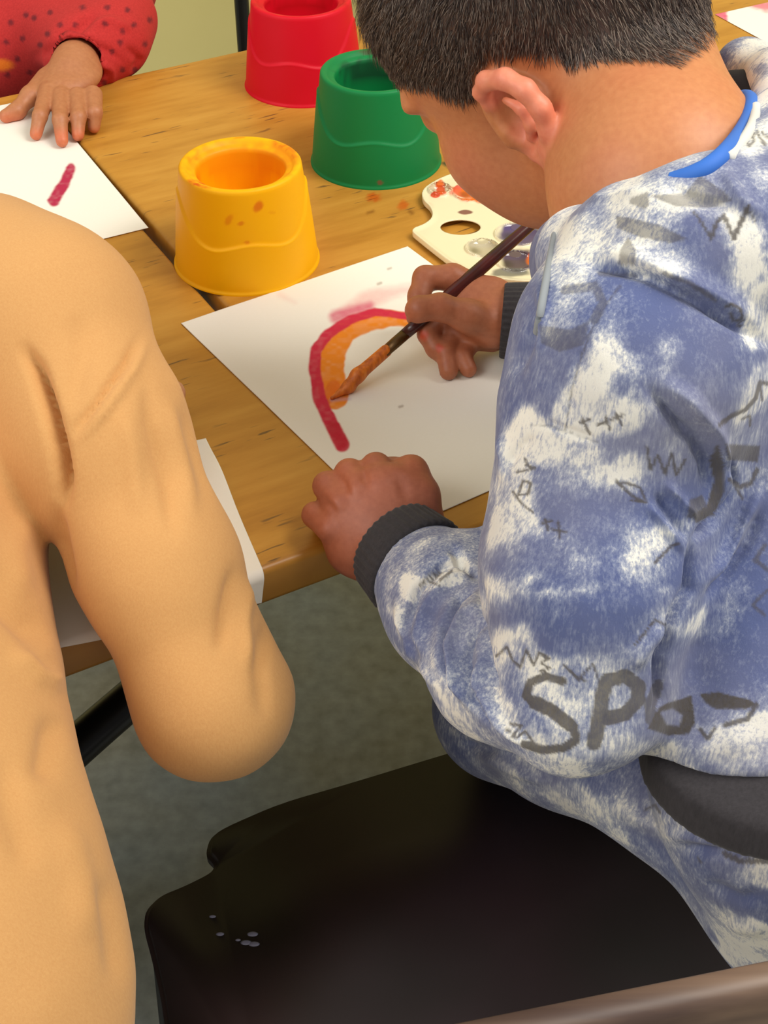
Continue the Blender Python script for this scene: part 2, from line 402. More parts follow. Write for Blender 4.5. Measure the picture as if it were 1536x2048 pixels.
# sheet under beige sleeve, bending over the table edge
B0 = T(412, 880); e2b = T(520, 1128) - B0; e2b /= np.linalg.norm(e2b); e1b = -np.array([-e2b[1], e2b[0], 0]); 
if e1b[0] > 0: e1b = -e1b
def bend(P, A, B):
    b = -P[:, 0] * sa + P[:, 1] * ca; o = .6397 + .002 - b; r = .006; s = np.clip(o, 0, None)
    th = np.clip(s / r, 0, math.pi / 2); down = r * (1 - np.cos(th)) + np.clip(s - r * math.pi / 2, 0, None); outw = r * np.sin(th)
    nb = np.where(o > 0, .6397 + .002 - outw - .02 * np.clip(s - .01, 0, None), b); a = P[:, 0] * ca + P[:, 1] * sa
    Q = np.stack([ca * a - sa * nb, sa * a + ca * nb, P[:, 2] - np.where(o > 0, down, 0)], 1)
    Q[:, 2] += .006 * np.exp(-((B - .045) / .03) ** 2) * np.exp(-(A / .02) ** 2)
    return Q
ln = 0.13
sheet('paper_sheet', B0, e1b, e2b, .30, .168, lambda uv, P, col: col, 'blank white sheet under the beige sleeve, hanging over the table edge', h=.0008, bend=bend)
# far right sheet
D0 = T(1430, 30, 0); f1 = T(1536, 88) - D0; f1 /= np.linalg.norm(f1); f2 = V(-f1[1], f1[0], 0)
def paint_far(uv, P, col):
    dab(uv, P, col, [(1440, 60), (1440, -60)], 26, 30, L(222, 70, 110), 4, .9, 8); dab(uv, P, col, [(1452, -2), (1500, 6), (1560, 16)], 14, 22, L(222, 80, 105), 5, .8, 10)
    return col
sheet('painting', D0, f1, f2, .297, .21, paint_far, 'white sheet with pink brush strokes at the back of the right table', h=.0008)

# ------------------------------------------------------------------ paint pots
def plastic(name, c, c2):
    m = mat(name, c, .5, Specular_IOR_Level=.25, Subsurface_Weight=.2, Subsurface_Scale=.01, Subsurface_Radius=(1, 1, 1)); t = NT(m); col, f = t.attr('Col')
    n = t.noise(t.coord(), 30, 3); b = t.mix(t.math('MULTIPLY', t.math('SUBTRACT', n, .35, True), .5), c, c2); x, f = t.attr('stain'); 
    t.base(t.mix(f, b, col)); return m
def pot(px, py, bc, c, c2, label, th0, stains, group='plastic paint pots on the table'):
    e = empty('paint_pot', V(bc[0], bc[1], TZ), label, 'paint pot', group)
    H, rt, rb = .0851, .0483, .0584; nt = 180
    th = np.linspace(0, 2 * np.pi, nt, endpoint=False)
    prof = []   # (r,z,tag)
    zs = np.linspace(.0, H - .004, 90)
    for i, z in enumerate(zs): prof.append(('o', z))
    P = []
    for k, z in prof:
        r = (rb - .0016) + (rt - rb + .0014) * (z / H) ** 1.08
        q = th - th0; wave = .047 - .0130 * np.cos(2 * q) + .0078 * np.cos(4 * q)
        r = r + .0015 * (1 - smooth(z - wave, -.0012, .0009)) + .0012 * (1 - smooth(np.full(nt, z), .001, .003)) + .0006 * np.exp(-((z - wave) / .0012) ** 2)
        P.append(np.stack([r * np.cos(th), r * np.sin(th), np.full(nt, z)], 1))
    inner = [(rt - .0001, H - .0015), (rt - .0012, H - .0002), (rt - .003, H), (rt - .0055, H - .0006), (rt - .007, H - .0028), (rt - .009, H - .0040), (rt - .0115, H - .0044), (rt - .0128, H - .0058), (rt - .0132, H - .009), (rt - .0135, H - .02), (rt - .014, H - .035), (rt - .0145, H - .055), (.03, .014), (.0, .012)]
    for r, z in inner: P.append(np.stack([r * np.cos(th), r * np.sin(th), np.full(nt, z)], 1))
    nr = len(P); P = np.concatenate(P); idx = np.arange(nr * nt).reshape(nr, nt)
    F = np.stack([idx[:-1], np.roll(idx, -1, 1)[:-1], np.roll(idx, -1, 1)[1:], idx[1:]], -1).reshape(-1, 4)
    me = mesh_np('shell', P, F)
    W = P + V(bc[0], bc[1], TZ); N = getn(me); uv, z = proj(W); st = np.zeros(len(P)); col = np.tile(np.array(c), (len(P), 1))
    front = facing(W, N) > .1
    for (cx, cy), rx, ry, ang, sc, amt in stains:
        ca_, sa_ = math.cos(ang), math.sin(ang); dx, dy = uv[:, 0] - cx, uv[:, 1] - cy
        d = np.hypot((dx * ca_ + dy * sa_) / rx, (-dx * sa_ + dy * ca_) / ry) + .5 * (vnoise(W, 220) - .5)
        m = (1 - smooth(d, .6, 1.2)) * amt * front; col[m > .02] = sc; st = np.maximum(st, m)
    colattr(me, col); colattr(me, st, 'stain')
    o = link('shell', me, plastic('plastic', c, c2)); o.parent = e
    return e
yel, orr = L(255, 186, 0), L(222, 98, 14)
pot(0, 0, (-.110, 1.0712), yel, L(250, 170, 0), 'bright yellow paint pot with orange smears nearest the painted arc', math.radians(-80),
    [((516, 412), 16, 9, -.9, orr, .75), ((458, 440), 15, 7, -1.0, orr, .45), ((482, 447), 8, 5, -.3, orr, .55), ((494, 485), 7, 4, 0, orr, .5), ((545, 425), 8, 4, 0, orr, .2),
     ((400, 368), 28, 7, .25, L(215, 70, 10), .9), ((570, 300), 40, 22, .8, orr, .7), ((540, 325), 50, 30, .3, L(228, 110, 10), .75), ((475, 330), 110, 45, 0, L(236, 140, 10), .6), ((480, 274), 12, 4, 0, orr, .6), ((384, 316), 14, 6, -.6, orr, .4)])
pot(0, 0, (-.004, 1.247), L(10, 128, 66), L(28, 116, 66), 'green paint pot beside the face of the boy in tie-dye', math.radians(-92),
    [((735, 105), 22, 6, .1, L(80, 70, 45), .7), ((745, 145), 70, 28, 0, L(20, 66, 40), .9), ((760, 365), 7, 5, 0, L(130, 70, 60), .7)])
pot(0, 0, (-.0752, 1.4165), L(214, 8, 34), L(226, 20, 60), 'red paint pot at the back edge, partly behind the hair of the boy', math.radians(-100),
    [((563, 27), 14, 4, 0, L(235, 90, 40), .8), ((600, 8), 90, 18, 0, L(180, 6, 16), .8)])

# ------------------------------------------------------------------ palette
def palette():
    out = [(868, 360), (905, 344), (950, 338), (1010, 345), (1080, 350), (1150, 365), (1200, 400), (1205, 470), (1180, 530), (1130, 556), (1075, 562), (1010, 558), (950, 545), (905, 525), (868, 497), (838, 473), (819, 457), (850, 446), (866, 432), (862, 412), (845, 398), (843, 378)]
    HT = .008
    w2 = np.array([T(x, y, HT) for x, y in out]); 
    # smooth closed outline
    pts = w2[:, :2]
    for _ in range(2):
        nx = np.roll(pts, -1, 0); pts = np.stack([.75 * pts + .25 * nx, .25 * pts + .75 * nx], 1).reshape(-1, 2)
    cen = pts.mean(0)
    def W2(x, y): return T(x, y, HT)[:2]
    wells = [((1035, 466), .0185), ((965, 494), .0135), ((1030, 520), .0150), ((1080, 518), .0135), ((945, 382), .0165), ((880, 378), .010), ((1075, 432), .015), ((1005, 385), .013), ((1130, 480), .015), ((1120, 420), .015)]
    s = Sdf()
    lo = np.array([pts[:, 0].min() - .004, pts[:, 1].min() - .004, TZ - .001]); hi = np.array([pts[:, 0].max() + .004, pts[:, 1].max() + .004, TZ + HT + .004])
    def slab(P):
        sd = poly_sd(P[:, :2], pts); e = smooth(sd, -.006, 0)
        zc = TZ + HT - .0012 - .0012 * (1 - e); d2 = np.abs(P[:, 2] - zc) - .0007; q = np.maximum(sd + .0008, d2)
        skirt = np.maximum(np.maximum(sd, -sd - .0016), np.maximum(P[:, 2] - (TZ + HT - .0004), TZ + HT - .006 - P[:, 2]))
        return np.minimum(q, skirt)
    s.add(slab, lo, hi, 0)
    I3 = np.eye(3)
    for (x, y), r in wells:
        c = V(*W2(x, y), TZ + HT - .001); s.ell(c, I3, (r + .001, r + .001, .0065), .001)
    for (x, y), r in wells:
        c = V(*W2(x, y), TZ + HT - .0004); s.ell(c, I3, (r, r, .0052), .0012, 's')
    tc = V(*W2(921, 450), TZ + HT)
    ax = np.array([V(1, 0, 0), V(0, 1, 0), V(0, 0, 1)]); s.ell(tc, ax, (.0165, .0125, .02), .001, 's')
    me = s.mesh('palette', .0008, lo - .002, hi + .001)
    P = getv(me); N = getn(me); uv, _ = proj(P); col = np.tile(np.array(L(236, 226, 188)), (len(P), 1))
    def blob(cx, cy, rx, ry, c, rag=.6, seed=1, amt=1):
        d = np.hypot((uv[:, 0] - cx) / rx, (uv[:, 1] - cy) / ry) + rag * (vnoise(P, 180, seed) - .5); m = ((1 - smooth(d, .75, 1.1)) * amt * (P[:, 2] > TZ + .0015))[:, None]
        col[:] = col * (1 - m) + np.array(c) * m
    pur, org, pk, dk = L(84, 68, 110), L(232, 112, 24), L(222, 96, 62), L(88, 70, 82)
    blob(1040, 468, 46, 24, pur, .2); blob(1038, 520, 36, 24, dk, .3); blob(1080, 520, 28, 18, org, .5); blob(965, 495, 30, 17, L(190, 180, 150), .5)
    blob(935, 380, 34, 18, pk, .5); blob(960, 392, 40, 16, org, .8, 3); blob(880, 376, 12, 16, L(222, 92, 30), .8, 5); blob(872, 390, 9, 7, L(215, 80, 40), .8)
    blob(1065, 425, 24, 14, org, .7, 4); blob(930, 424, 13, 6, L(110, 20, 40), .9, 6, .9); blob(1010, 427, 11, 6, L(110, 60, 70), .9, 7, .8); blob(1010, 403, 26, 8, L(205, 60, 50), 1.0, 8, .8)
    blob(1130, 480, 30, 20, org, .5); blob(1020, 545, 40, 10, L(110, 108, 100), .5, 9, .9)
    colattr(me, col)
    o = link('paint_palette', me, col_mat('palette_plastic', .12, .0, 100, 0, Specular_IOR_Level=.7)); c0 = P.mean(0); 
    me.transform(Matrix.Translation(Vector((-c0[0], -c0[1], -TZ)))); o.location = (c0[0], c0[1], TZ)
    tag(o, 'cream plastic paint palette with smeared wells and a thumb hole', 'palette')
palette()

# ------------------------------------------------------------------ brush
def lathe_line(name, a, b, prof, m, parent, seg=20):
    a, b = np.array(a), np.array(b); ax = (b - a); Ln = np.linalg.norm(ax); ax /= Ln; x = np.cross(ax, V(0, 0, 1)); x /= np.linalg.norm(x); y = np.cross(ax, x)
    th = np.linspace(0, 2 * np.pi, seg, endpoint=False); R = []
    for t_, r, fl in prof: R.append(a + ax * Ln * t_ + r * (np.cos(th)[:, None] * x + fl * np.sin(th)[:, None] * y))
    nr = len(R); P = np.concatenate(R); idx = np.arange(nr * seg).reshape(nr, seg)
    F = np.stack([idx[:-1], np.roll(idx, -1, 1)[:-1], np.roll(idx, -1, 1)[1:], idx[1:]], -1).reshape(-1, 4)
    o = link(name, mesh_np(name, P, F), m, None); return o
tip = T(668, 792, .0015); endp = C(1128, 392, 1.10); axb = endp - tip; LB = np.linalg.norm(axb)
be = empty('paintbrush', tip, 'dark red wooden paintbrush with orange-coated bristles held in the hand', 'paintbrush')
HND = mat('brush_handle', L(62, 28, 26), .25); t = NT(HND); n = t.noise(t.coord(), 40, 3); t.base(t.ramp(n, [(.4, L(58, 28, 24)), (.7, L(88, 30, 30))]))
def Bp(t_): return tip + axb * t_
h = lathe_line('handle', Bp(.30), Bp(1.15), [(0, .0022, 1), (.0, .0042, 1), (.05, .0046, 1), (.25, .0052, 1), (.45, .0050, 1), (.7, .0042, 1), (.9, .0032, 1), (1, .0022, 1), (1, 0, 1)], HND, be)
fe = lathe_line('ferrule', Bp(.21), Bp(.31), [(0, .0, 1), (0, .0048, .55), (.5, .0046, .8), (1, .0042, 1), (1, 0, 1)], mat('ferrule_metal', L(92, 66, 30), .35, Metallic=.6), be)
bt = V(0, 0, -.0); R = []
br = Sdf(); pT = T(664, 796, .002); pM = Bp(.05) + V(0.002, 0, -.001)
br.chain([(Bp(.22), .0045), (Bp(.10), .0048), (pM, .0042), (pT, .0014)], .004); me = br.mesh('bristles', .0006)
bri = link('bristles', me, None); BR = mat('orange_bristles', L(214, 112, 20), .45); t = NT(BR); n = t.noise(t.coord((1, 1, .25), rot=(.9, 0, .3)), 260, 2); t.base(t.ramp(n, [(.3, L(176, 84, 14)), (.6, L(220, 120, 26)), (.85, L(235, 150, 60))])); t.bump(n, .15, .0005); me.materials.append(BR)
for x in (h, fe, bri):
    x.data.transform(Matrix.Translation(Vector(tuple(-tip)))); x.parent = be; x.matrix_parent_inverse = Matrix.Identity(4)

# ------------------------------------------------------------------ people helpers
def cw(v): return v[0] * CR + v[1] * CU + v[2] * CF     # camera-basis direction to world
def norm(v): return v / np.linalg.norm(v)
def frame(l, d):
    l = norm(np.array(l, float)); d = np.array(d, float); d = norm(d - (d @ l) * l); u = np.cross(d, l) ; u = u if True else -u
    return l, d, u
def head_sdf(s, o, l, d, u, k=1.0):
    """o mid-ears; l towards the left ear, d face forward, u crown (world unit vectors); sizes in mm"""
    A = np.array([l, d, u])
    def H(x, y, z): return o + (l * x + d * y + u * z) * .001 * k
    def E(c, r, kk=12, op='u'): s.ell(H(*c), A, np.array(r) * .001 * k, kk * .001, op)
    E((0, -14, 36), (70, 88, 70)); E((0, 26, 42), (64, 62, 62), 20); E((0, 36, -6), (60, 46, 62), 25)
    E((0, 46, -50), (50, 45, 44), 25); E((0, 70, -78), (21, 18, 16), 24)
    for q in (-1, 1):
        E((q * 40, 52, -26), (27, 32, 32), 18); E((q * 42, 32, -56), (24, 36, 28), 22); E((q * 30, 92, 8), (15, 9, 10), 10, 's'); E((q * 30, 74, 6), (13, 12, 11), 3)
        E((q * 28, 76, 24), (22, 8, 7), 12)
    s.cone(H(0, 80, 14), H(0, 94, -14), .006 * k, .009 * k, .012); 
    for q in (-1, 1): s.cone(H(q * 7, 90, -18), H(q * 8, 88, -18), .006 * k, .006 * k, .005)
    E((0, 90, -38), (20, 8, 5), 5); E((0, 88, -47), (17, 8, 5), 5)
    return H, A
def ears(s, H, l, d, u, k=1.0, sides=(-1, 1)):
    A = np.array([l, d, u])
    for q in sides:
        def X(x, y, z, q=q): return H(q * (x + 1.5), (y - 5) * 1.34, z * 1.14 - 9)
        Ae = np.array([norm(l * q * 1.0 + d * .42), norm(d - l * q * .42), u])
        s.ell(X(74, -12, 1), Ae, np.array([8, 23, 27]) * .001 * k, .006)
        s.ell(X(86, -9, -2), Ae, np.array([13, 13.5, 16]) * .001 * k, .004, 's'); s.ell(X(86, -10, 16), Ae, np.array([9.0, 14, 9]) * .001 * k, .004, 's')
        hel = [((74, 2, 6), 2.6), ((76, 8, 12), 3.6), ((79, 8, 22), 4.6), ((82, 1, 29), 5.2), ((85, -9, 31), 5.6), ((88, -20, 26), 5.6), ((90, -28, 14), 5.2), ((89, -31, 0), 4.8), ((85, -27, -14), 4.6), ((80, -20, -25), 5.4), ((75, -11, -28), 5.2)]
        s.chain([(X(*p), r * .001 * k) for p, r in hel], .0025)
        s.chain([(X(78, -16, -13), .0034 * k), (X(82, -22, 0), .0030 * k), (X(80, -17, 13), .0028 * k), (X(79, -5, 20), .0020 * k)], .004)
        s.cone(X(76, 3, -6), X(77, 2, -11), .0045 * k, .0045 * k, .004)
def hair_strands(name, me, mask, crown, up, parent, n, length, rad, mat_, seed=3, lift=.35, mul=None):
    r = np.random.default_rng(seed); P = getv(me); N = getn(me)
    w_ = np.clip(mask, 0, 1); p = w_ / w_.sum(); idx = r.choice(len(P), n, p=p); b = P[idx] + r.normal(0, .0007, (n, 3)); nn = N[idx]
    fl = b - crown; fl -= (fl * nn).sum(1)[:, None] * nn; fl /= np.linalg.norm(fl, axis=1)[:, None] + 1e-9
    cl = np.stack([vnoise(b, 90, 1), vnoise(b, 90, 2), vnoise(b, 90, 3)], 1) - .5
    fl = fl + cl * .7 + r.normal(0, .16, (n, 3)); fl -= (fl * nn).sum(1)[:, None] * nn; fl /= np.linalg.norm(fl, axis=1)[:, None]
    ln = length * (.6 + .8 * r.random(n)) * (.35 + .65 * w_[idx]); ln = (ln * (mul[idx] if mul is not None else 1))[:, None]
    lf = lift * (.6 + .8 * r.random(n))[:, None]
    m1 = b + fl * ln * .5 + nn * ln * lf * .6; t1 = b + fl * ln + nn * ln * lf * .7; side = np.cross(fl, nn)
    rr = rad
    V_ = np.stack([b + side * rr, b - side * rr, b + nn * rr * 1.2, m1 + side * rr * .8, m1 - side * rr * .8, m1 + nn * rr, t1], 1).reshape(-1, 3)
    f = np.array([[0, 3, 5], [0, 5, 2], [2, 5, 4], [2, 4, 1], [1, 4, 3], [1, 3, 0], [3, 6, 5], [5, 6, 4], [4, 6, 3]])
    F = (np.arange(n)[:, None, None] * 7 + f).reshape(-1, 3); m = mesh_np(name, V_, F); 
    colattr(m, np.repeat(r.random(n), 7)); o = link(name, m, mat_); o.parent = parent; return o
def hairmat(name, a, b):
    m = mat(name, a, .45); t = NT(m); c, f = t.attr('Col'); t.base(t.ramp(f, [(.3, a), (.85, b)])); return m
HAIR = hairmat('dark_hair', L(60, 51, 48), L(146, 130, 116))

def hand_prims(s, pts, k=.004):
    for ch in pts: s.chain(ch, k)

# ------------------------------------------------------------------ boy in tie-dye
boy = empty('person', (.24, .58, 0), 'child with cropped dark hair in blue and white tie-dye hoodie, bent over painting', 'person')
def put(me_name, me, m, parent):
    o = link(me_name, me, m); me.transform(Matrix.Translation(-parent.location)); o.parent = parent; o.matrix_parent_inverse = Matrix.Identity(4); o.location = (0, 0, 0); return o

dC = norm(V(-.68, -.2, .71)); uC = norm(V(-.647, .619, -.446)); lC = norm(np.array([dC[1]*uC[2]-dC[2]*uC[1], dC[2]*uC[0]-dC[0]*uC[2], dC[0]*uC[1]-dC[1]*uC[0]]))
l_ = cw(lC); d_ = cw(dC); u_ = cw(uC); l_, d_, u2 = frame(l_, d_)
if u2 @ u_ < 0: u2 = -u2
u_ = u2
HO = C(1045, 235, .82) - l_ * .080
body = Sdf(); Hb, HA = head_sdf(body, HO, l_, d_, u_, 1.07)
NB = C(1322, 378, .797)
body.cone(Hb(-6, -26, -10), NB, .045, .049, .03)
body.cone(Hb(-6, -5, -28), NB, .042, .048, .03)
ears(body, Hb, l_, d_, u_, 1.07, (-1,))
def EP(px, py, x):
    d = norm(C(px, py, 1) - CP); return CP + d * ((HO + l_ * x * .001 - CP) @ l_) / (d @ l_)
e0, e1_ = EP(975, 165, 86), EP(1098, 305, 86); elong = norm(e0 - e1_); eA = np.array([l_, norm(np.cross(elong, l_)), elong])
body.ell(EP(1046, 232, 80), eA, (.010, .020, .030), .006)
body.ell(EP(1030, 240, 92), eA, (.013, .014, .021), .004, 's')
body.chain([(EP(*p), r * .001) for p, r in (((1012, 236, 80), 2.6), ((978, 208, 84), 3.4), ((962, 184, 87), 4.4), ((972, 162, 90), 5.2), ((1010, 158, 93), 5.6), ((1050, 180, 96), 5.8), ((1080, 215, 98), 5.6), ((1096, 255, 97), 5.0), ((1098, 288, 93), 4.8), ((1090, 308, 88), 5.2), ((1074, 308, 83), 4.6))], .003)
body.chain([(EP(1062, 272, 88), .0032), (EP(1062, 250, 91), .0032), (EP(1044, 218, 90), .0030), (EP(1010, 200, 88), .0022)], .004)
body.cone(EP(1012, 262, 84), EP(1022, 280, 84), .0042, .0042, .004)
LS, LE, LW = C(1275, 700, .715), C(1165, 1385, .77), C(800, 1105, .915)
RS, RE, RW = V(.255, .80, .80), V(.26, .87, .67), C(1030, 640, 1.085)
PEL = V(.27, .56, .46)
body.cone(NB, V(.2, .68, .80), .05, .06, .03).cone(LS, RS, .03, .03, .03).cone(V(.2, .68, .80), PEL, .06, .06, .03)
body.chain([(LS, .034), (LE, .028), (LW, .021)], .01).chain([(RS, .034), (RE, .028), (RW, .019)], .01)
# left fist (seen from the back of the hand)
F_ = lambda x, y, d: C(x, y, d)
body.ell(F_(764, 1046, .920), np.array([norm(F_(860, 990, .925) - F_(650, 1070, .925)), norm(F_(700, 940, .92) - F_(800, 1120, .925)), CF]), (.036, .035, .016), .008)
body.chain([(LW, .020), (F_(770, 1070, .925), .019)], .014)
body.chain([(F_(700, 1100, .93), .014), (F_(690, 1040, .93), .014), (F_(700, 980, .93), .012)], .012)
for mcp, pip, dip, r in (((765, 975), (752, 936), (762, 955), .0095), ((718, 985), (699, 948), (712, 968), .0094), ((680, 1010), (655, 972), (674, 992), .0090), ((660, 1058), (630, 1030), (652, 1042), .0080)):
    body.chain([(F_(*mcp, .918), r * 1.08), (F_(*pip, .930), r), (F_(*dip, .958), r * .9), (F_(dip[0] + 22, dip[1] + 35, .958), r * .85)], .0028)
body.chain([(F_(850, 1060, .93), .014), (F_(842, 990, .925), .0108), (F_(822, 945, .930), .0100), (F_(788, 948, .945), .0095), (F_(765, 955, .950), .0085)], .006)
# right hand holding the brush
G = Bp
body.ell(F_(955, 622, 1.088), np.array([norm(F_(1020, 640, 1.088) - F_(880, 600, 1.088)), norm(F_(950, 700, 1.088) - F_(950, 560, 1.088)), CF]), (.026, .026, .013), .01)
body.chain([(RW, .0185), (F_(985, 640, 1.085), .019)], .012)
body.chain([(F_(985, 655, 1.076), .013), (F_(935, 632, 1.064), .0112), (F_(880, 614, 1.056), .0088), (F_(838, 618, 1.052), .0080), (F_(834, 622, 1.053), .0076)], .007)
body.chain([(F_(950, 575, 1.095), .011), (F_(905, 555, 1.092), .0098), (F_(850, 556, 1.090), .0086), (F_(838, 592, 1.084), .0078), (F_(832, 634, 1.078), .0072)], .004)
body.chain([(F_(945, 630, 1.100), .010), (F_(885, 630, 1.094), .0088), (F_(856, 668, 1.084), .0078), (F_(872, 696, 1.082), .0076), (F_(884, 708, 1.084), .0072)], .0025)
body.chain([(F_(960, 660, 1.100), .010), (F_(915, 662, 1.094), .0086), (F_(892, 704, 1.080), .0076), (F_(897, 742, 1.078), .0068)], .0025)
body.chain([(F_(985, 680, 1.098), .009), (F_(945, 680, 1.092), .0078), (F_(924, 712, 1.082), .0068), (F_(937, 738, 1.080), .0062)], .0025)
bme = body.mesh('body', .0017)
creases(bme, [([(724, 922), (728, 950), (736, 985)], 8, -.0022), ([(674, 942), (688, 970), (702, 1000)], 8, -.0022), ([(634, 986), (656, 1008), (680, 1034)], 8, -.0024), ([(792, 935), (804, 970), (822, 1020)], 12, -.002), ([(905, 640), (950, 668), (1000, 690)], 5, -.001)], .6)
P = getv(bme); N = getn(bme); uv, zz = proj(P)
q = (P - HO) @ HA.T * 1000   # head-local mm
skin = np.array(L(196, 128, 82)); col = np.tile(skin, (len(P), 1))
isl = (zz < 1.0) & (uv[:, 1] > 850); isr = (zz > 1.0) & (uv[:, 1] > 480) & (uv[:, 0] < 1100)
col[isl] = L(160, 92, 66); col[isr] = L(168, 102, 70)  # shading of both hands is put into a browner skin colour
def bc(m, c): 
    m = np.clip(m, 0, 1)[:, None]; col[:] = col * (1 - m) + np.array(c) * m
bc(.22 * smooth(vnoise(P, 45), .3, .8), L(198, 112, 78))
ear = np.max([1 - smooth(np.linalg.norm(P - EP(*p_), axis=1), .006, .016) for p_ in ((972, 184, 86), (975, 165, 89), (1010, 158, 93), (1050, 180, 96), (1080, 215, 98), (1096, 255, 97), (1098, 288, 93), (1084, 308, 86), (1060, 260, 88), (1044, 218, 90))], axis=0); bc(ear * .75, L(232, 138, 112))
bc(.4 * np.exp(-((q[:, 1] - 62) / 22) ** 2 - ((q[:, 2] + 22) / 24) ** 2), L(208, 124, 100))
for p, r in (((846, 672), 14), ((880, 695), 12)): bc(.8 * (1 - smooth(np.hypot(*(uv - np.array(p)).T) + 8 * vnoise(P, 300), r * .6, r * 1.3)) * isr, L(200, 70, 40))
# hair area: screen outline on the near side, local rule elsewhere
hp = [(560, -500), (560, -50), (640, 30), (705, 66), (745, 104), (772, 150), (800, 172), (850, 178), (900, 198), (925, 208), (948, 200), (946, 168), (960, 140), (985, 122), (1040, 112), (1110, 118), (1160, 152), (1230, 172), (1300, 175), (1350, 150), (1400, 110), (1440, 60), (1470, -30), (1700, -500)]
sd = poly_sd(uv, hp); near = (P - HO) @ l_ > -.02
isn = isl | isr | ((q[:, 2] < -45))
hm_s = 1 - smooth(sd + 10 * (vnoise(P, 140) - .5), -10, 6)
fade = 1 - smooth(sd, -60, 0) * smooth(uv[:, 0], 1180, 1400) * .55
loc = smooth(q[:, 2] - (28 + .45 * np.maximum(q[:, 1], -40) * (q[:, 1] > 0)), -4, 6)
loc = smooth(q[:, 2] - np.where(q[:, 1] > 5, 30 + .28 * q[:, 1], -20 - .6 * (q[:, 1] + 20).clip(-60, 25) * -1), -6, 6)
notear = smooth(-(np.abs(q[:, 0]) - 76), -2, 2) 
hm = np.where(near, hm_s, loc) * (~isn) * (zz < 1.02) * (q[:, 2] > -46) * np.where(q[:, 2] < 40, notear, 1)
bc(hm * .92 * fade, L(58, 48, 45)); colattr(bme, col)
hair_mask = np.clip(hm, 0, 1) * fade
hair_src = bme.copy()
put('body', bme, SKIN, boy)
hr = hair_strands('hair', hair_src, hair_mask ** 1.5, Hb(0, -55, 100), u_, None, 46000, .0080, .00020, HAIR, lift=.22, mul=1 + 1.6 * smooth(q[:, 1], 35, 70) * smooth(q[:, 2], 55, 85))
hr.data.transform(Matrix.Translation(-boy.location)); hr.parent = boy; hr.matrix_parent_inverse = Matrix.Identity(4)

# --- hoodie
hd = Sdf()
hd.chain([(V(.175, .66, .79), .068), (V(.225, .55, .60), .085), (V(.247, .535, .52), .092)], .05)
hd.chain([(V(.235, .75, .765), .064), (V(.29, .68, .60), .085), (V(.29, .66, .50), .096)], .05)
hd.chain([(C(1325, 600, .82), .056), (C(1292, 815, .87), .074), (C(1290, 1150, .90), .085), (C(1330, 1420, .93), .08)], .05)
hd.add(lambda P: .640 + .4 * (P[:, 0] - .145) - P[:, 2], V(0, 0, 0), V(1, 1, 1), .012, 'i')
hd.cone(LS, RS, .055, .058, .05); hd.cone(NB - V(0, 0, .07), V(.2, .68, .79), .045, .075, .04)
hd.chain([(LS + V(0, 0, 0), .052), (C(1222, 860, .735), .048), (C(1180, 1130, .745), .049), (C(1150, 1360, .765), .041)], .03)
hd.chain([(C(1150, 1375, .765), .041), (C(1010, 1330, .81), .037), (C(905, 1210, .87), .036), (C(828, 1130, .905), .029)], .025)
hd.chain([(RS, .052), (RE, .042), (C(1150, 652, 1.08), .028), (C(1078, 646, 1.082), .024)], .03)
# lying hood
hood = [C(1158, 500, .755), C(1262, 490, .71), C(1385, 478, .685), C(1490, 465, .69), C(1570, 400, .72), C(1590, 280, .78), C(1566, 168, .85), C(1492, 140, .90)]
hr_ = [.018, .026, .032, .036, .036, .026, .018, .015]
hd.chain([(p, r) for p, r in zip(hood, hr_)], .016)
hd.chain([(C(1158, 505, .757), .018), (C(1150, 510, .80), .020), (C(1190, 480, .87), .020), (C(1300, 400, .92), .020), (C(1430, 280, .93), .016), (C(1492, 140, .90), .016)], .016)
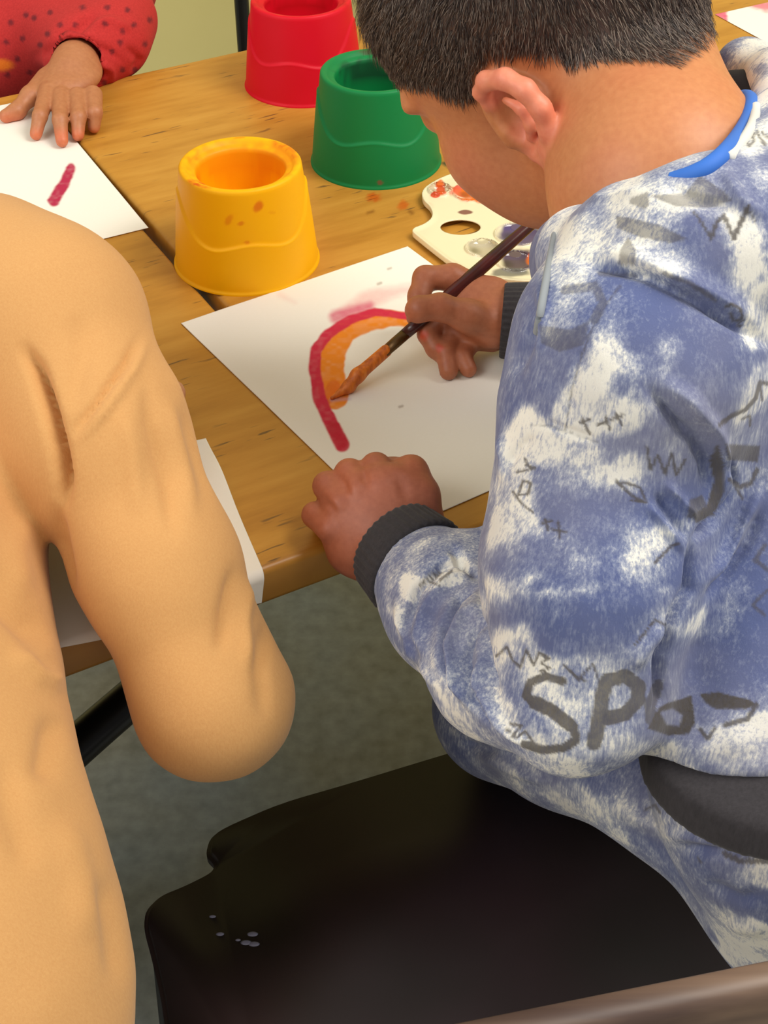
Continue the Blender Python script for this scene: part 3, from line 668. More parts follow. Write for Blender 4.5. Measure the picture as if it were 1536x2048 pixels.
# neck opening
hd.chain([(Hb(0, -10, -30), .048), (NB, .0545), (NB + norm(V(.1, .0, -.3)) * .01, .05)], .006, 's')
hme = hd.mesh('hoodie', .0024)
creases(hme, [
    ([(1130, 512), (1180, 525), (1290, 550), (1400, 605), (1480, 655), (1560, 705)], 9, -.009), ([(1180, 500), (1290, 522), (1400, 572), (1540, 660)], 20, .005),
    ([(1240, 570), (1190, 640), (1155, 730), (1138, 800), (1130, 868)], 3.5, -.0022), ([(1058, 848), (1100, 850), (1150, 868), (1200, 885)], 4, -.0022),
    ([(1290, 765), (1340, 830), (1390, 880), (1415, 930), (1410, 990)], 9, -0.0084), ([(1310, 750), (1380, 800), (1430, 860), (1450, 930), (1425, 1010), (1385, 1045)], 12, 0.0070), ([(1450, 900), (1462, 960), (1430, 1040), (1385, 1080)], 8, -0.0126),
    ([(1330, 960), (1370, 1010), (1395, 1040)], 7, 0.0056), ([(1310, 985), (1350, 1040), (1375, 1080)], 7, -0.0056), ([(1290, 1000), (1330, 1050), (1370, 1110)], 8, 0.0042),
    ([(1385, 1060), (1380, 1180), (1340, 1260), (1320, 1320), (1322, 1400), (1300, 1460)], 9, -0.0112),
    ([(1340, 1240), (1290, 1290), (1260, 1340)], 14, 0.0042),
    ([(1530, 960), (1470, 1080), (1400, 1180)], 9, 0.0056), ([(1536, 1000), (1480, 1110), (1400, 1210)], 10, -0.0056),
    ([(900, 1090), (935, 1140), (960, 1160)], 7, -0.0072), ([(950, 1110), (880, 1130), (830, 1180), (812, 1240), (818, 1290)], 6, -0.0084), ([(965, 1135), (900, 1165), (860, 1215), (845, 1275), (855, 1340)], 8, 0.0072),
    ([(968, 1160), (915, 1195), (885, 1250), (880, 1320), (905, 1390)], 6, -0.0084), ([(975, 1185), (930, 1230), (905, 1290), (915, 1370), (950, 1430)], 8, 0.0072), ([(975, 1215), (945, 1260), (930, 1320), (945, 1400), (990, 1460)], 6, -0.0084),
    ([(960, 1290), (965, 1370), (1010, 1450), (1080, 1510)], 7, 0.0072), ([(962, 1150), (965, 1260), (975, 1330), (1000, 1400)], 7, -0.0072), ([(790, 1190), (800, 1240), (830, 1310), (880, 1390)], 7, 0.0048),
    ([(1010, 940), (1035, 900), (1070, 870)], 7, -.003), ([(1000, 860), (1010, 920), (1003, 970)], 8, .003), ([(1020, 760), (1050, 700), (1080, 640)], 12, -.004), ([(1075, 560), (1090, 620), (1070, 720)], 9, .003),
    ([(1290, 1480), (1400, 1500), (1536, 1470)], 30, .003), ([(1130, 370), (1200, 395), (1300, 375)], 8, .002), ([(1330, 370), (1400, 400), (1480, 420)], 10, -.004), ([(1440, 330), (1480, 400), (1536, 440)], 12, .004)])
P = getv(hme); N = getn(hme); displace(hme, lambda P, N: .0016 * (vnoise(P, 38, 2) - .5) + .0010 * (vnoise(P, 90, 4) - .5))
def refine(me):
    o = bpy.data.objects.new('tmp', me); S.collection.objects.link(o); md = o.modifiers.new('s', 'SUBSURF'); md.levels = 1; md.render_levels = 1
    bpy.context.view_layer.update(); dg = bpy.context.evaluated_depsgraph_get(); m2 = bpy.data.meshes.new_from_object(o.evaluated_get(dg)); n_ = me.name
    bpy.data.objects.remove(o); bpy.data.meshes.remove(me); m2.name = n_; return m2
hme = refine(hme)
P = getv(hme); uv, zz = proj(P); fc = facing(P, getn(hme)) > .05
def dyemap(P, uv, base):
    dye = .36 + .6 * (vnoise(P, 19, 5) - .5) + .4 * (vnoise(P, 45, 6) - .5); rag = 60 * (vnoise(P, 40, 8) - .5) + 40 * (vnoise(P, 110, 9) - .5); return dye, rag
dye, rag = dyemap(P, uv, 0)
def white(dye, rag, uv, pts, w_, val=.78, soft=18):
    d = stroke_dist(uv, pts) + rag; m = .92 * (1 - smooth(d, w_ - soft * 1.3, w_ + soft * 1.3)); dye[:] = dye * (1 - m) + val * m
def scol(pts, w_, val, soft=18):
    white(dye, np.where(fc, rag, 1e4), uv, pts, w_, val, soft)
scol([(1300, 600), (1500, 760), (1480, 820)], 110, .12, 40); scol([(1420, 1130), (1536, 1060), (1536, 1300), (1400, 1330)], 80, .08, 30); scol([(1060, 600), (1040, 700), (1090, 780)], 60, .22)
scol([(1130, 450), (1160, 480)], 40, .75); scol([(1250, 390), (1350, 400), (1440, 440)], 26, .8); scol([(1300, 470), (1240, 500), (1300, 530), (1360, 540)], 30, .8); scol([(1480, 470), (1500, 560), (1536, 640)], 45, .8); scol([(1400, 460), (1440, 540)], 34, .2)
scol([(1210, 700), (1190, 760), (1160, 840)], 48, .85); scol([(1250, 720), (1270, 780), (1230, 850)], 24, .7); scol([(1340, 700), (1310, 780)], 20, .55)
scol([(1060, 880), (1160, 920), (1250, 950)], 48, .85); scol([(1040, 960), (1050, 1040), (1010, 1060)], 36, .8); scol([(1110, 1010), (1250, 1000), (1330, 1010)], 34, .12); scol([(1130, 1080), (1220, 1100)], 26, .2)
scol([(1320, 1080), (1290, 1110), (1255, 1130)], 18, .68, 18); scol([(1080, 1150), (1000, 1190), (1180, 1180)], 26, .8); scol([(1050, 1250), (1230, 1250)], 62, .16); scol([(1330, 1180), (1300, 1300)], 30, .45)
scol([(1010, 1300), (1060, 1340), (1120, 1350)], 26, .85); scol([(1130, 1390), (1240, 1400), (1180, 1480)], 60, .55); scol([(1000, 1380), (1060, 1490), (1150, 1530)], 20, .75); scol([(1030, 1330), (1040, 1420)], 18, .4)
scol([(800, 1120), (880, 1090), (930, 1110)], 30, .5); scol([(830, 1180), (870, 1160), (930, 1120)], 10, .85, 8); scol([(800, 1230), (790, 1270)], 10, .8, 8); scol([(850, 1340), (900, 1410), (950, 1470)], 14, .75, 10); scol([(880, 1220), (900, 1330)], 24, .18)
scol([(1400, 1230), (1380, 1260)], 26, .75); scol([(1330, 1520), (1420, 1500), (1536, 1450)], 34, .72); scol([(1380, 1440), (1420, 1470)], 20, .85); scol([(1536, 760), (1480, 830)], 26, .7); scol([(1500, 880), (1480, 930)], 24, .4)
scol([(1536, 120), (1480, 130), (1530, 180)], 30, .9); scol([(1500, 300), (1536, 260)], 22, .85); scol([(1420, 330), (1536, 350)], 20, .55)
pr = np.zeros(len(P))
def ink(pts, w_, amt=1, taper=None):
    global pr
    d = stroke_dist(uv, pts) + 2.0 * (vnoise(P, 500, 3) - .5); pr = np.maximum(pr, (1 - smooth(d, w_ / 2 - 1.2, w_ / 2 + 1.8)) * amt * fc)
def inkpoly(poly, amt=.85):
    global pr
    pr = np.maximum(pr, (1 - smooth(poly_sd(uv, poly), -1.5, 2)) * amt * fc)
# letters S P near the elbow
ink([(1125, 1362), (1090, 1352), (1060, 1366), (1052, 1392), (1085, 1414), (1122, 1432), (1148, 1454), (1152, 1480), (1128, 1496), (1085, 1500), (1050, 1488)], 17, .9); ink([(1070, 1405), (1105, 1422), (1140, 1450)], 27, .9)
ink([(1212, 1366), (1203, 1400), (1196, 1450), (1188, 1486)], 30, .85); ink([(1212, 1362), (1250, 1352), (1278, 1372), (1276, 1400), (1250, 1428), (1216, 1436)], 28, .85)
ink([(1316, 1370), (1300, 1410), (1302, 1440)], 22, .7)
# scribbled small letters
for pl in ([(992, 1312), (1014, 1294), (1026, 1322), (1042, 1334)], [(1040, 1336), (1052, 1300), (1068, 1330), (1078, 1306)], [(1078, 1306), (1098, 1316), (1082, 1326), (1100, 1336), (1080, 1342)], [(1128, 1330), (1152, 1354), (1170, 1362)], [(1156, 1360), (1186, 1328), (1196, 1356)],
           [(1050, 918), (1062, 938), (1034, 944)], [(1052, 930), (1070, 936)], [(1036, 990), (1046, 962), (1062, 966), (1056, 988), (1036, 990)], [(1026, 984), (1046, 1010), (1066, 1024)], [(1084, 1046), (1104, 1042)], [(1090, 1038), (1096, 1060)], [(1104, 1058), (1132, 1064)], [(1116, 1046), (1120, 1076)],
           [(1164, 838), (1180, 868)], [(1160, 846), (1180, 838)], [(1196, 850), (1246, 830)], [(1212, 834), (1220, 858)], [(1232, 828), (1244, 850)], [(1232, 962), (1262, 990), (1290, 1006)], [(1244, 964), (1280, 974), (1292, 1004), (1262, 1000)],
           [(1294, 892), (1300, 940), (1316, 910), (1330, 948), (1344, 906), (1352, 950), (1370, 920)], [(1310, 1125), (1342, 1092), (1356, 1088)], [(1270, 1290), (1310, 1240), (1330, 1250)],
           [(1010, 1452), (1030, 1478), (1050, 1462), (1068, 1486)], [(1020, 1448), (1044, 1452), (1026, 1470)],
           [(1520, 770), (1524, 800)], [(1492, 264), (1504, 266), (1508, 282), (1498, 292), (1490, 276), (1492, 264)], [(1512, 262), (1530, 290)], [(1524, 264), (1536, 276)],
           [(1450, 616), (1462, 608), (1480, 616), (1486, 640), (1468, 640), (1462, 624)], [(1476, 640), (1480, 652)]): ink(pl, 5, .85)
ink([(1388, 424), (1404, 446), (1422, 476)], 5, .8); ink([(1422, 478), (1434, 444), (1448, 430), (1468, 476)], 8, .85); ink([(1468, 476), (1482, 444), (1497, 414)], 10, .9); ink([(1497, 414), (1510, 444)], 4, .7)
ink([(1440, 850), (1462, 832), (1490, 820), (1512, 796), (1520, 764), (1536, 768)], 8, .85); ink([(1484, 838), (1500, 832), (1500, 852)], 5, .8)
inkpoly([(1452, 888), (1520, 892), (1516, 924), (1456, 920)], .8); ink([(1460, 960), (1480, 974), (1502, 966), (1514, 940)], 9, .8); ink([(1470, 972), (1484, 996)], 5, .8)
inkpoly([(1436, 886), (1448, 930), (1448, 984), (1428, 1028), (1392, 1046), (1384, 1030), (1414, 1010), (1428, 960), (1418, 920)], .9)
inkpoly([(1380, 1000), (1404, 990), (1416, 1016), (1396, 1040), (1374, 1034)], .7)
ink([(900, 1500), (940, 1510)], 5, .5); ink([(840, 1172), (862, 1150)], 5, .8); ink([(862, 1150), (884, 1146), (860, 1164), (878, 1170)], 4, .8); ink([(880, 1160), (904, 1142)], 5, .8)
# grey brush shapes at the hood
inkpoly([(1232, 432), (1260, 436), (1320, 450), (1374, 478), (1340, 486), (1280, 474), (1234, 456)], .62); inkpoly([(1300, 390), (1370, 388), (1400, 350), (1450, 384), (1464, 402), (1420, 416), (1350, 412), (1320, 400)], .6); inkpoly([(1262, 396), (1296, 384), (1298, 410), (1290, 418), (1258, 406)], .6)
inkpoly([(1257, 474), (1272, 500), (1270, 530), (1236, 530), (1240, 500)], .6); ink([(1200, 548), (1270, 552)], 9, .5); ink([(1330, 548), (1380, 566), (1430, 600)], 9, .6)
inkpoly([(1078, 650), (1140, 660), (1180, 640), (1168, 690), (1120, 704), (1082, 686)], .5); ink([(1130, 580), (1190, 572), (1206, 606), (1188, 640)], 18, .5)
# big shapes on the lower back
pr_keep = pr.copy(); inkpoly([(1326, 1409), (1384, 1391), (1390, 1446), (1377, 1468), (1337, 1471), (1296, 1457), (1310, 1425)], .95); hole = 1 - smooth(poly_sd(uv, [(1319, 1424), (1345, 1416), (1366, 1430), (1359, 1453), (1333, 1450)]), -4, 2); pr = np.maximum(pr_keep, pr * (1 - hole)); inkpoly([(1399, 1388), (1435, 1384), (1500, 1400), (1514, 1410), (1490, 1418), (1430, 1418), (1410, 1405)], .95); ink([(1512, 1410), (1496, 1438), (1450, 1450)], 10, .85); ink([(1400, 1458), (1416, 1478), (1430, 1456)], 7, .85)
ink([(1530, 1090), (1510, 1120), (1536, 1140)], 8, .6); ink([(1536, 1180), (1505, 1210), (1530, 1230)], 6, .6)
ink([(1240, 572), (1190, 640), (1157, 730), (1140, 800), (1130, 866)], 3, .55); ink([(1062, 850), (1100, 852), (1150, 868), (1195, 884)], 3, .4)
colattr(hme, dye, 'dye'); colattr(hme, pr, 'print')
put('hoodie', hme, TIE, boy)

# cuffs
cf = Sdf(); 
def cuff(name, a, b, ra, rb, parent=boy, m=CUFF, ribs=36, dep=.0006):
    a, b = np.array(a), np.array(b); ax = norm(b - a); x = norm(np.cross(ax, V(0, 0, 1))); y = np.cross(ax, x); th = np.linspace(0, 2 * np.pi, 144, endpoint=False)
    prof = [(0, ra - .004), (0, ra - .001), (.06, ra), (.3, ra + (rb - ra) * .3), (.6, ra + (rb - ra) * .6), (.9, rb), (1, rb - .001), (1, rb - .004), (.9, rb - .005), (.1, ra - .005), (0, ra - .004)]
    R = [a + (b - a) * t_ + (r + dep * np.cos(th * ribs))[:, None] * (np.cos(th)[:, None] * x + np.sin(th)[:, None] * y) for t_, r in prof]
    nr = len(R); P_ = np.concatenate(R); idx = np.arange(nr * 144).reshape(nr, 144)
    F = np.stack([idx[:-1], np.roll(idx, -1, 1)[:-1], np.roll(idx, -1, 1)[1:], idx[1:]], -1).reshape(-1, 4); return put(name, mesh_np(name, P_, F), m, parent)
cuff('cuff', C(790, 1092, .918), C(838, 1138, .902), .0315, .0345)
cuff('cuff', C(1004, 641, 1.084), C(1072, 646, 1.082), .027, .029)
# blue shirt collar + lining
def tube(name, pts, r, m, parent, seg=14, closed=False):
    P_ = np.array(pts); 
    for _ in range(3):
        a = P_[:-1] * .75 + P_[1:] * .25; b = P_[:-1] * .25 + P_[1:] * .75; Q = np.empty((2 * len(a), 3)); Q[0::2] = a; Q[1::2] = b; P_ = np.concatenate([P_[:1], Q, P_[-1:]])
    tg = np.gradient(P_, axis=0); tg /= np.linalg.norm(tg, axis=1)[:, None]; x = np.cross(tg, V(.1, .2, 1)); x /= np.linalg.norm(x, axis=1)[:, None]; y = np.cross(tg, x); th = np.linspace(0, 2 * np.pi, seg, endpoint=False)
    R = P_[:, None] + r * (np.cos(th)[None, :, None] * x[:, None] + np.sin(th)[None, :, None] * y[:, None]); nr = len(P_); idx = np.arange(nr * seg).reshape(nr, seg)
    F = np.stack([idx[:-1], np.roll(idx, -1, 1)[:-1], np.roll(idx, -1, 1)[1:], idx[1:]], -1).reshape(-1, 4).tolist() + [idx[0][::-1].tolist(), idx[-1].tolist()]
    return put(name, mesh_np(name, R.reshape(-1, 3), F), m, parent)
from mathutils.bvhtree import BVHTree
def bvh(name):
    o = next(c for c in boy.children if c.name.startswith(name)); me = o.data; off = V(*boy.location)
    return BVHTree.FromPolygons([tuple(v) for v in getv(me) + off], [tuple(p.vertices) for p in me.polygons])
bv = [bvh('body'), bvh('hoodie')]
def surf(px, py, default, lift=.0, which=(0, 1)):
    d = norm(C(px, py, 1) - CP); best = None
    for q in which:
        h_ = bv[q].ray_cast(Vector(tuple(CP)), Vector(tuple(d)))
        if h_[0] is not None and (best is None or h_[3] < best): best = h_[3]
    dep = best * (d @ CF) if best is not None else default
    return C(px, py, min(dep, default + .2) - lift)
cpts = [(1345, 362), (1385, 350), (1420, 332), (1450, 306), (1474, 278), (1494, 246), (1502, 222), (1503, 204)]
tube('shirt_collar', [surf(x, y, .75, [-.006, -.002, .0015][min(i_, 2)] + (.001 if i_ > 2 else 0)) for i_, (x, y) in enumerate(cpts)] + [C(1496, 194, .80), C(1482, 196, .815), C(1466, 206, .82)], .0042, BLUE, boy)
tube('shirt_trim', [surf(x + 9, y + 9, .75, .001) for x, y in cpts[3:]], .0026, mat('white_trim', L(215, 215, 208), .8), boy)
ln_ = Sdf(); ln_.chain([(C(1462, 190, .87), .014), (C(1500, 205, .86), .016), (C(1535, 235, .83), .014), (C(1540, 270, .80), .012)], .01); put('hood_lining', ln_.mesh('hood_lining', .002), mat('black_lining', L(22, 20, 26), .9), boy)
tube('drawcord', [surf(x, y, .80, l_) for x, y, l_ in ((1110, 470, -.004), (1104, 500, .002), (1095, 545, .002), (1087, 590, .002), (1080, 630, .002), (1074, 665, .001))], .0019, CORD, boy)

# --- trousers
tr = Sdf()
tr.chain([(V(.276, .545, .50), .088), (V(.236, .541, .64), .0885)], .05); tr.chain([(V(.30, .66, .50), .096), (V(.285, .66, .66), .09)], .05); tr.cone(V(.243, .542, .60), V(.285, .66, .60), .087, .09, .05)
tr.chain([(C(1625, 1700, .93), .077), (C(1340, 1492, .96), .062), (C(1150, 1440, 1.02), .056), (C(1015, 1415, 1.08), .048)], .03)
tr.chain([(C(1700, 1500, 1.05), .08), (C(1250, 1250, 1.2), .062)], .04)
tr.chain([(C(1015, 1415, 1.08), .047), (C(1110, 1480, 1.36), .040)], .03); tr.chain([(C(1250, 1250, 1.2), .06), (C(1200, 1300, 1.5), .045)], .03)
tr.add(lambda P: P[:, 2] - .630 - .4 * (P[:, 0] - .145), V(0, 0, 0), V(1, 1, 1), .01, 'i')
tme = tr.mesh('trousers', .003)
creases(tme, [([(1350, 1690), (1450, 1705), (1536, 1712)], 12, -.006), ([(1180, 1590), (1300, 1640), (1420, 1680), (1536, 1700)], 22, .004), ([(1240, 1590), (1330, 1650), (1450, 1670)], 10, -.003), ([(1400, 1760), (1480, 1800), (1536, 1790)], 14, -.003), ([(1450, 1850), (1536, 1860)], 14, .003), ([(940, 1500), (1020, 1540), (1110, 1570)], 9, .003), ([(920, 1480), (960, 1500), (1000, 1505)], 9, -.005)])
tme = refine(tme); P = getv(tme); uv, zz = proj(P); fc = facing(P, getn(tme)) > .05; dye, rag = dyemap(P, uv, 0); pr = np.zeros(len(P))
scol([(1250, 1640), (1400, 1660), (1340, 1640)], 26, .6); scol([(1460, 1900), (1536, 1880)], 36, .92); scol([(1536, 1720), (1500, 1750)], 24, .8); scol([(1400, 1750), (1440, 1800)], 30, .22); scol([(1420, 1840), (1480, 1850)], 20, .7); scol([(1000, 1560), (1100, 1580)], 12, .65); scol([(1100, 1560), (1180, 1560)], 24, .25)
ink([(1450, 1708), (1480, 1722), (1536, 1722)], 12, .8); ink([(1290, 1620), (1310, 1610), (1320, 1625)], 5, .7); ink([(1480, 1655), (1500, 1648), (1520, 1650)], 6, .7); ink([(1396, 1715), (1402, 1725)], 5, .6)
colattr(tme, dye, 'dye'); colattr(tme, pr, 'print'); put('trousers', tme, TIE, boy)
wbm = Sdf(); wbm.chain([(V(.243, .543, .56), .091), (V(.236, .541, .69), .091)], .05); wbm.chain([(V(.29, .66, .56), .093), (V(.285, .66, .70), .093)], .05); wbm.cone(V(.236, .541, .62), V(.285, .66, .64), .091, .093, .05)
wbm.add(lambda P: np.abs(P[:, 2] - .630 - .4 * (P[:, 0] - .145)) - .013, V(0, 0, 0), V(1, 1, 1), .006, 'i')
put('waistband', wbm.mesh('waistband', .0028), CUFF, boy)
for a, b in ((C(960, 1560, 1.36), C(940, 1500, 1.62)),):
    pass
sh = Sdf(); f0 = C(1110, 1480, 1.36); sh.chain([(V(f0[0], f0[1], .035), .03), (V(f0[0] - .06, f0[1] + .11, .028), .026)], .01); sh.cone(V(f0[0], f0[1], .04), f0, .03, .03, .01)
put('shoe', sh.mesh('shoe', .004), BLACK, boy)

# ------------------------------------------------------------------ chair under the boy
SZ = .345
def plane_pt(px, py, z):
    d = CF + CR * ((px - 768) / FPX) + CU * ((1024 - py) / FPX); return CP + d * ((z - CP[2]) / d[2])
def slab(name, pts, z, th, m, parent, rnd=3, bev=.004):
    p = np.array(pts)
    for _ in range(rnd):
        nx = np.roll(p, -1, 0); p = np.stack([.8 * p + .2 * nx, .2 * p + .8 * nx], 1).reshape(-1, 2)
    if np.sum(p[:, 0] * np.roll(p[:, 1], -1) - p[:, 1] * np.roll(p[:, 0], -1)) < 0: p = p[::-1]
    bm = bmesh.new(); vs = [bm.verts.new((x, y, z)) for x, y in p]; f = bm.faces.new(vs); r = bmesh.ops.extrude_face_region(bm, geom=[f])
    bmesh.ops.translate(bm, verts=[v for v in r['geom'] if isinstance(v, bmesh.types.BMVert)], vec=(0, 0, -th)); bmesh.ops.recalc_face_normals(bm, faces=bm.faces[:])
    es = [e for e in bm.edges if abs(e.verts[0].co.z - e.verts[1].co.z) < 1e-6]; bmesh.ops.bevel(bm, geom=es, offset=bev, segments=3, affect='EDGES')
    me = bpy.data.meshes.new(name); bm.to_mesh(me); bm.free(); return put(name, me, m, parent)
ch = empty('chair', (.15, .5, 0), 'dark brown wooden chair under the child in the tie-dye hoodie', 'chair')
seatpx = [(410, 1705), (418, 1672), (445, 1650), (560, 1600), (700, 1560), (880, 1505), (1100, 1440), (1330, 1400), (1420, 1700), (1475, 1935), (1490, 2010), (1480, 2200), (345, 2200), (325, 2010), (300, 1900), (286, 1850), (290, 1815), (320, 1785), (370, 1765), (420, 1740), (430, 1725)]
seat = slab('seat', [plane_pt(x, y, SZ)[:2] for x, y in seatpx], SZ, .014, DARKWOOD, ch, 2)
# worn patches and spots: little paint flecks
for px_, py_, r in ((425, 1833, 5), (440, 1868, 6), (492, 1885, 8), (505, 1868, 8), (508, 1888, 8), (476, 1880, 4)):
    c = plane_pt(px_, py_, SZ); bm = bmesh.new(); bmesh.ops.create_cone(bm, cap_ends=True, segments=16, radius1=r * .00036, radius2=r * .0002, depth=.0006)
    for v in bm.verts: v.co = Vector((c[0] + v.co.x * 1.5, c[1] + v.co.y * (.8), SZ + .0002 + v.co.z))
    me = bpy.data.meshes.new('paint_fleck'); bm.to_mesh(me); bm.free(); put('paint_fleck', me, mat('pale_fleck', L(140, 140, 160), .6), ch)
def barobj(name, pts, r, m, parent): return tube(name, pts, r, m, parent, 20)
bz = .64
b0, b1 = plane_pt(860, 2082, bz), plane_pt(1640, 1924, bz)
bd_ = norm(b1 - b0); bn = V(-bd_[1], bd_[0], 0)
def rail(name, z0, z1, th):
    n = 40; tt = np.linspace(-.15, 1.15, n); R = []
    for t_ in tt:
        c = b0 + (b1 - b0) * t_ ; pr_ = []
        for q in np.linspace(0, 2 * np.pi, 24, endpoint=False):
            x, y = math.cos(q), math.sin(q); x = math.copysign(abs(x) ** .5, x); y = math.copysign(abs(y) ** .5, y)
            pr_.append(V(c[0], c[1], (z0 + z1) / 2) + bn * (x * th / 2) + V(0, 0, 1) * (y * (z1 - z0) / 2))
        R.append(pr_)
    R = np.array(R); idx = np.arange(n * 24).reshape(n, 24); F = np.stack([idx[:-1], np.roll(idx, -1, 1)[:-1], np.roll(idx, -1, 1)[1:], idx[1:]], -1).reshape(-1, 4).tolist() + [idx[0][::-1].tolist(), idx[-1].tolist()]
    return put(name, mesh_np(name, R.reshape(-1, 3), F), RAIL, ch)
rail('backrest', bz - .10, bz, .022)
for px_, py_ in ((330, 1850), (520, 1720), (1380, 1560), (1420, 1980)):
    c = plane_pt(px_, py_, SZ); lg = [V(c[0], c[1], SZ - .01), V(c[0], c[1], .02)]
    barobj('leg', [V(c[0] + (.03 if px_ < 900 else 0), c[1], SZ - .014), V(c[0] + (.01 if px_ < 900 else .02), c[1] - .0, .0)], .011, GREYM, ch)
cL = plane_pt(318, 1900, SZ - .02); barobj('seat_frame', [cL + V(.004, 0, 0), plane_pt(345, 2150, SZ - .02) + V(.004, 0, 0)], .009, GREYM, ch)
for t_ in (.25, 1.1):
    c = b0 + (b1 - b0) * t_; barobj('post', [V(c[0], c[1], bz - .02) - bn * .014, V(c[0], c[1], SZ - .02) + bn * .03], .010, GREYM, ch)

# ------------------------------------------------------------------ child in beige
bg = empty('person', (-.25, .6, 0), 'child in a plain beige long-sleeved top seen from behind, elbow out', 'person')
s = Sdf()
s.chain([(C(-150, 700, .93), .078), (C(-210, 900, .92), .090), (C(-310, 1200, .85), .098), (C(-296, 1400, .81), .098), (C(-306, 1560, .775), .098), (C(-246, 1800, .745), .098), (C(-196, 2050, .73), .098), (V(-.255, .42, .47), .098)], .05)
s.chain([(C(-400, 760, 1.0), .085), (V(-.37, .56, .70), .09), (V(-.34, .46, .60), .10), (V(-.32, .42, .47), .10)], .08)
s.chain([(C(-260, 620, .97), .062), (C(-20, 630, .90), .068), (C(90, 650, .88), .056), (C(196, 860, .86), .048), (C(318, 1140, .85), .0425), (C(418, 1385, .85), .0425)], .022)
BW = T(300, 930, .03)
s.chain([(C(430, 1405, .85), .0435), (C(360, 1180, .91), .036), (BW, .026)], .02)
bmeh = s.mesh('sweater', .0028, lo=V(-.75, .2, .30), hi=V(.05, 1.15, 1.05))
creases(bmeh, [([(40, 680), (75, 740), (100, 820), (120, 900), (128, 960), (126, 1040)], 13, -.016), ([(110, 1000), (120, 1100), (135, 1200)], 14, -.006), ([(285, 660), (250, 730), (200, 800), (135, 885)], 8, -.004), ([(302, 668), (266, 742), (214, 814), (150, 895)], 9, .003),
    ([(150, 620), (170, 700), (150, 780), (130, 830)], 24, -.003), ([(290, 740), (300, 850), (330, 960), (350, 1100)], 16, -.004), ([(240, 800), (265, 900), (280, 1050)], 18, .003), ([(360, 800), (390, 900), (420, 1020)], 16, -.003), ([(330, 780), (360, 900), (390, 1050)], 14, .003),
    ([(470, 1120), (450, 1220), (440, 1320)], 14, -.004), ([(500, 1140), (490, 1240), (500, 1350)], 14, .004), ([(545, 1220), (520, 1330), (530, 1450)], 16, -.0035), ([(300, 640), (350, 720), (380, 800)], 14, .003),
    ([(-40, 1120), (30, 1210), (110, 1290)], 30, -.009), ([(20, 1290), (80, 1350), (150, 1370)], 20, .005), ([(110, 1420), (95, 1500), (75, 1580)], 26, -.005), ([(0, 1500), (20, 1620), (60, 1750)], 30, -.004), ([(200, 1740), (222, 1860), (235, 1980)], 24, -.004), ([(120, 1620), (160, 1760), (170, 1900)], 30, .004), ([(60, 1000), (40, 1100), (60, 1200)], 26, .003)])
displace(bmeh, lambda P, N: .004 * (vnoise(P, 14, 2) - .5) + .0015 * (vnoise(P, 45, 4) - .5))
put('sweater', bmeh, BEIGE, bg)
bb = Sdf(); neck = C(-330, 480, .99); hb_o = neck + V(.02, .06, .12)
hf, hl, hu = norm(V(.1, .8, -.5)), None, None; hl = norm(np.cross(V(0, 0, 1), hf)); hu = norm(np.cross(hf, hl)); hu = hu if hu[2] > 0 else -hu
H2, A2 = head_sdf(bb, hb_o, hl, hf, hu)
bb.cone(H2(0, -15, -20), neck, .045, .05, .03); ears(bb, H2, hl, hf, hu); bb.cone(neck, C(-330, 760, .97), .05, .06, .03); bb.cone(C(-330, 760, .97), V(-.30, .47, .58), .06, .07, .03)
bb.chain([(C(-330, 640, .97), .04), (C(100, 640, .89), .034), (C(420, 1385, .85), .028), (BW, .02)], .01)
hx = norm(T(270, 820, .03) - BW); hs = norm(np.cross(V(0, 0, 1), hx))
bb.ell(BW + hx * .035 - V(0, 0, .008), np.array([hs, hx, V(0, 0, 1)]), (.03, .036, .012), .01)
for i, o_ in enumerate((-.024, -.008, .008, .023)):
    a = BW + hx * .06 + hs * o_ - V(0, 0, .008); bb.chain([(a, .0085), (a + hx * .022 + hs * o_ * .2 + V(0, 0, .004), .008), (a + hx * (.04 - .004 * abs(i - 1.5)) + hs * o_ * .3 - V(0, 0, .012), .0068)], .003)
bb.chain([(BW + hs * .02 + hx * .01 - V(0, 0, .008), .011), (BW + hs * .042 + hx * .035 - V(0, 0, .01), .009), (BW + hs * .046 + hx * .055 - V(0, 0, .014), .0075)], .004)
m_ = bb.mesh('body', .0026); P = getv(m_); q = (P - hb_o) @ A2.T * 1000; col = np.tile(np.array(L(200, 140, 102)), (len(P), 1))
hmk = smooth(q[:, 2] - np.where(q[:, 1] > 5, 34 + .3 * q[:, 1], -14), -5, 5) * (q[:, 2] > -60) * (np.linalg.norm(q, axis=1) < 140) * smooth(-(np.abs(q[:, 0]) - 77), -2, 2)
col = col * (1 - hmk[:, None]) + np.array(L(40, 32, 30)) * hmk[:, None]; colattr(m_, col); src = m_.copy(); put('body', m_, SKIN, bg)
hr2 = hair_strands('hair', src, hmk, H2(0, -40, 100), hu, None, 12000, .02, .0004, HAIR, 5); hr2.data.transform(Matrix.Translation(-bg.location)); hr2.parent = bg
s = Sdf(); s.chain([(V(-.25, .42, .48), .09), (V(-.34, .68, .46), .06), (V(-.36, .76, .44), .055), (V(-.36, .76, .08), .045)], .04); s.chain([(V(-.34, .42, .48), .09), (V(-.46, .66, .46), .062), (V(-.50, .74, .44), .055), (V(-.50, .74, .08), .045)], .04)
put('trousers', s.mesh('trousers', .005), cloth('black_cloth', L(28, 28, 32)), bg)
for x, y in ((-.36, .76), (-.50, .75)):
    s = Sdf(); s.chain([(V(x, y - .02, .03), .03), (V(x + .01, y + .12, .026), .026)], .01); put('shoe', s.mesh('shoe', .005), BLACK, bg)
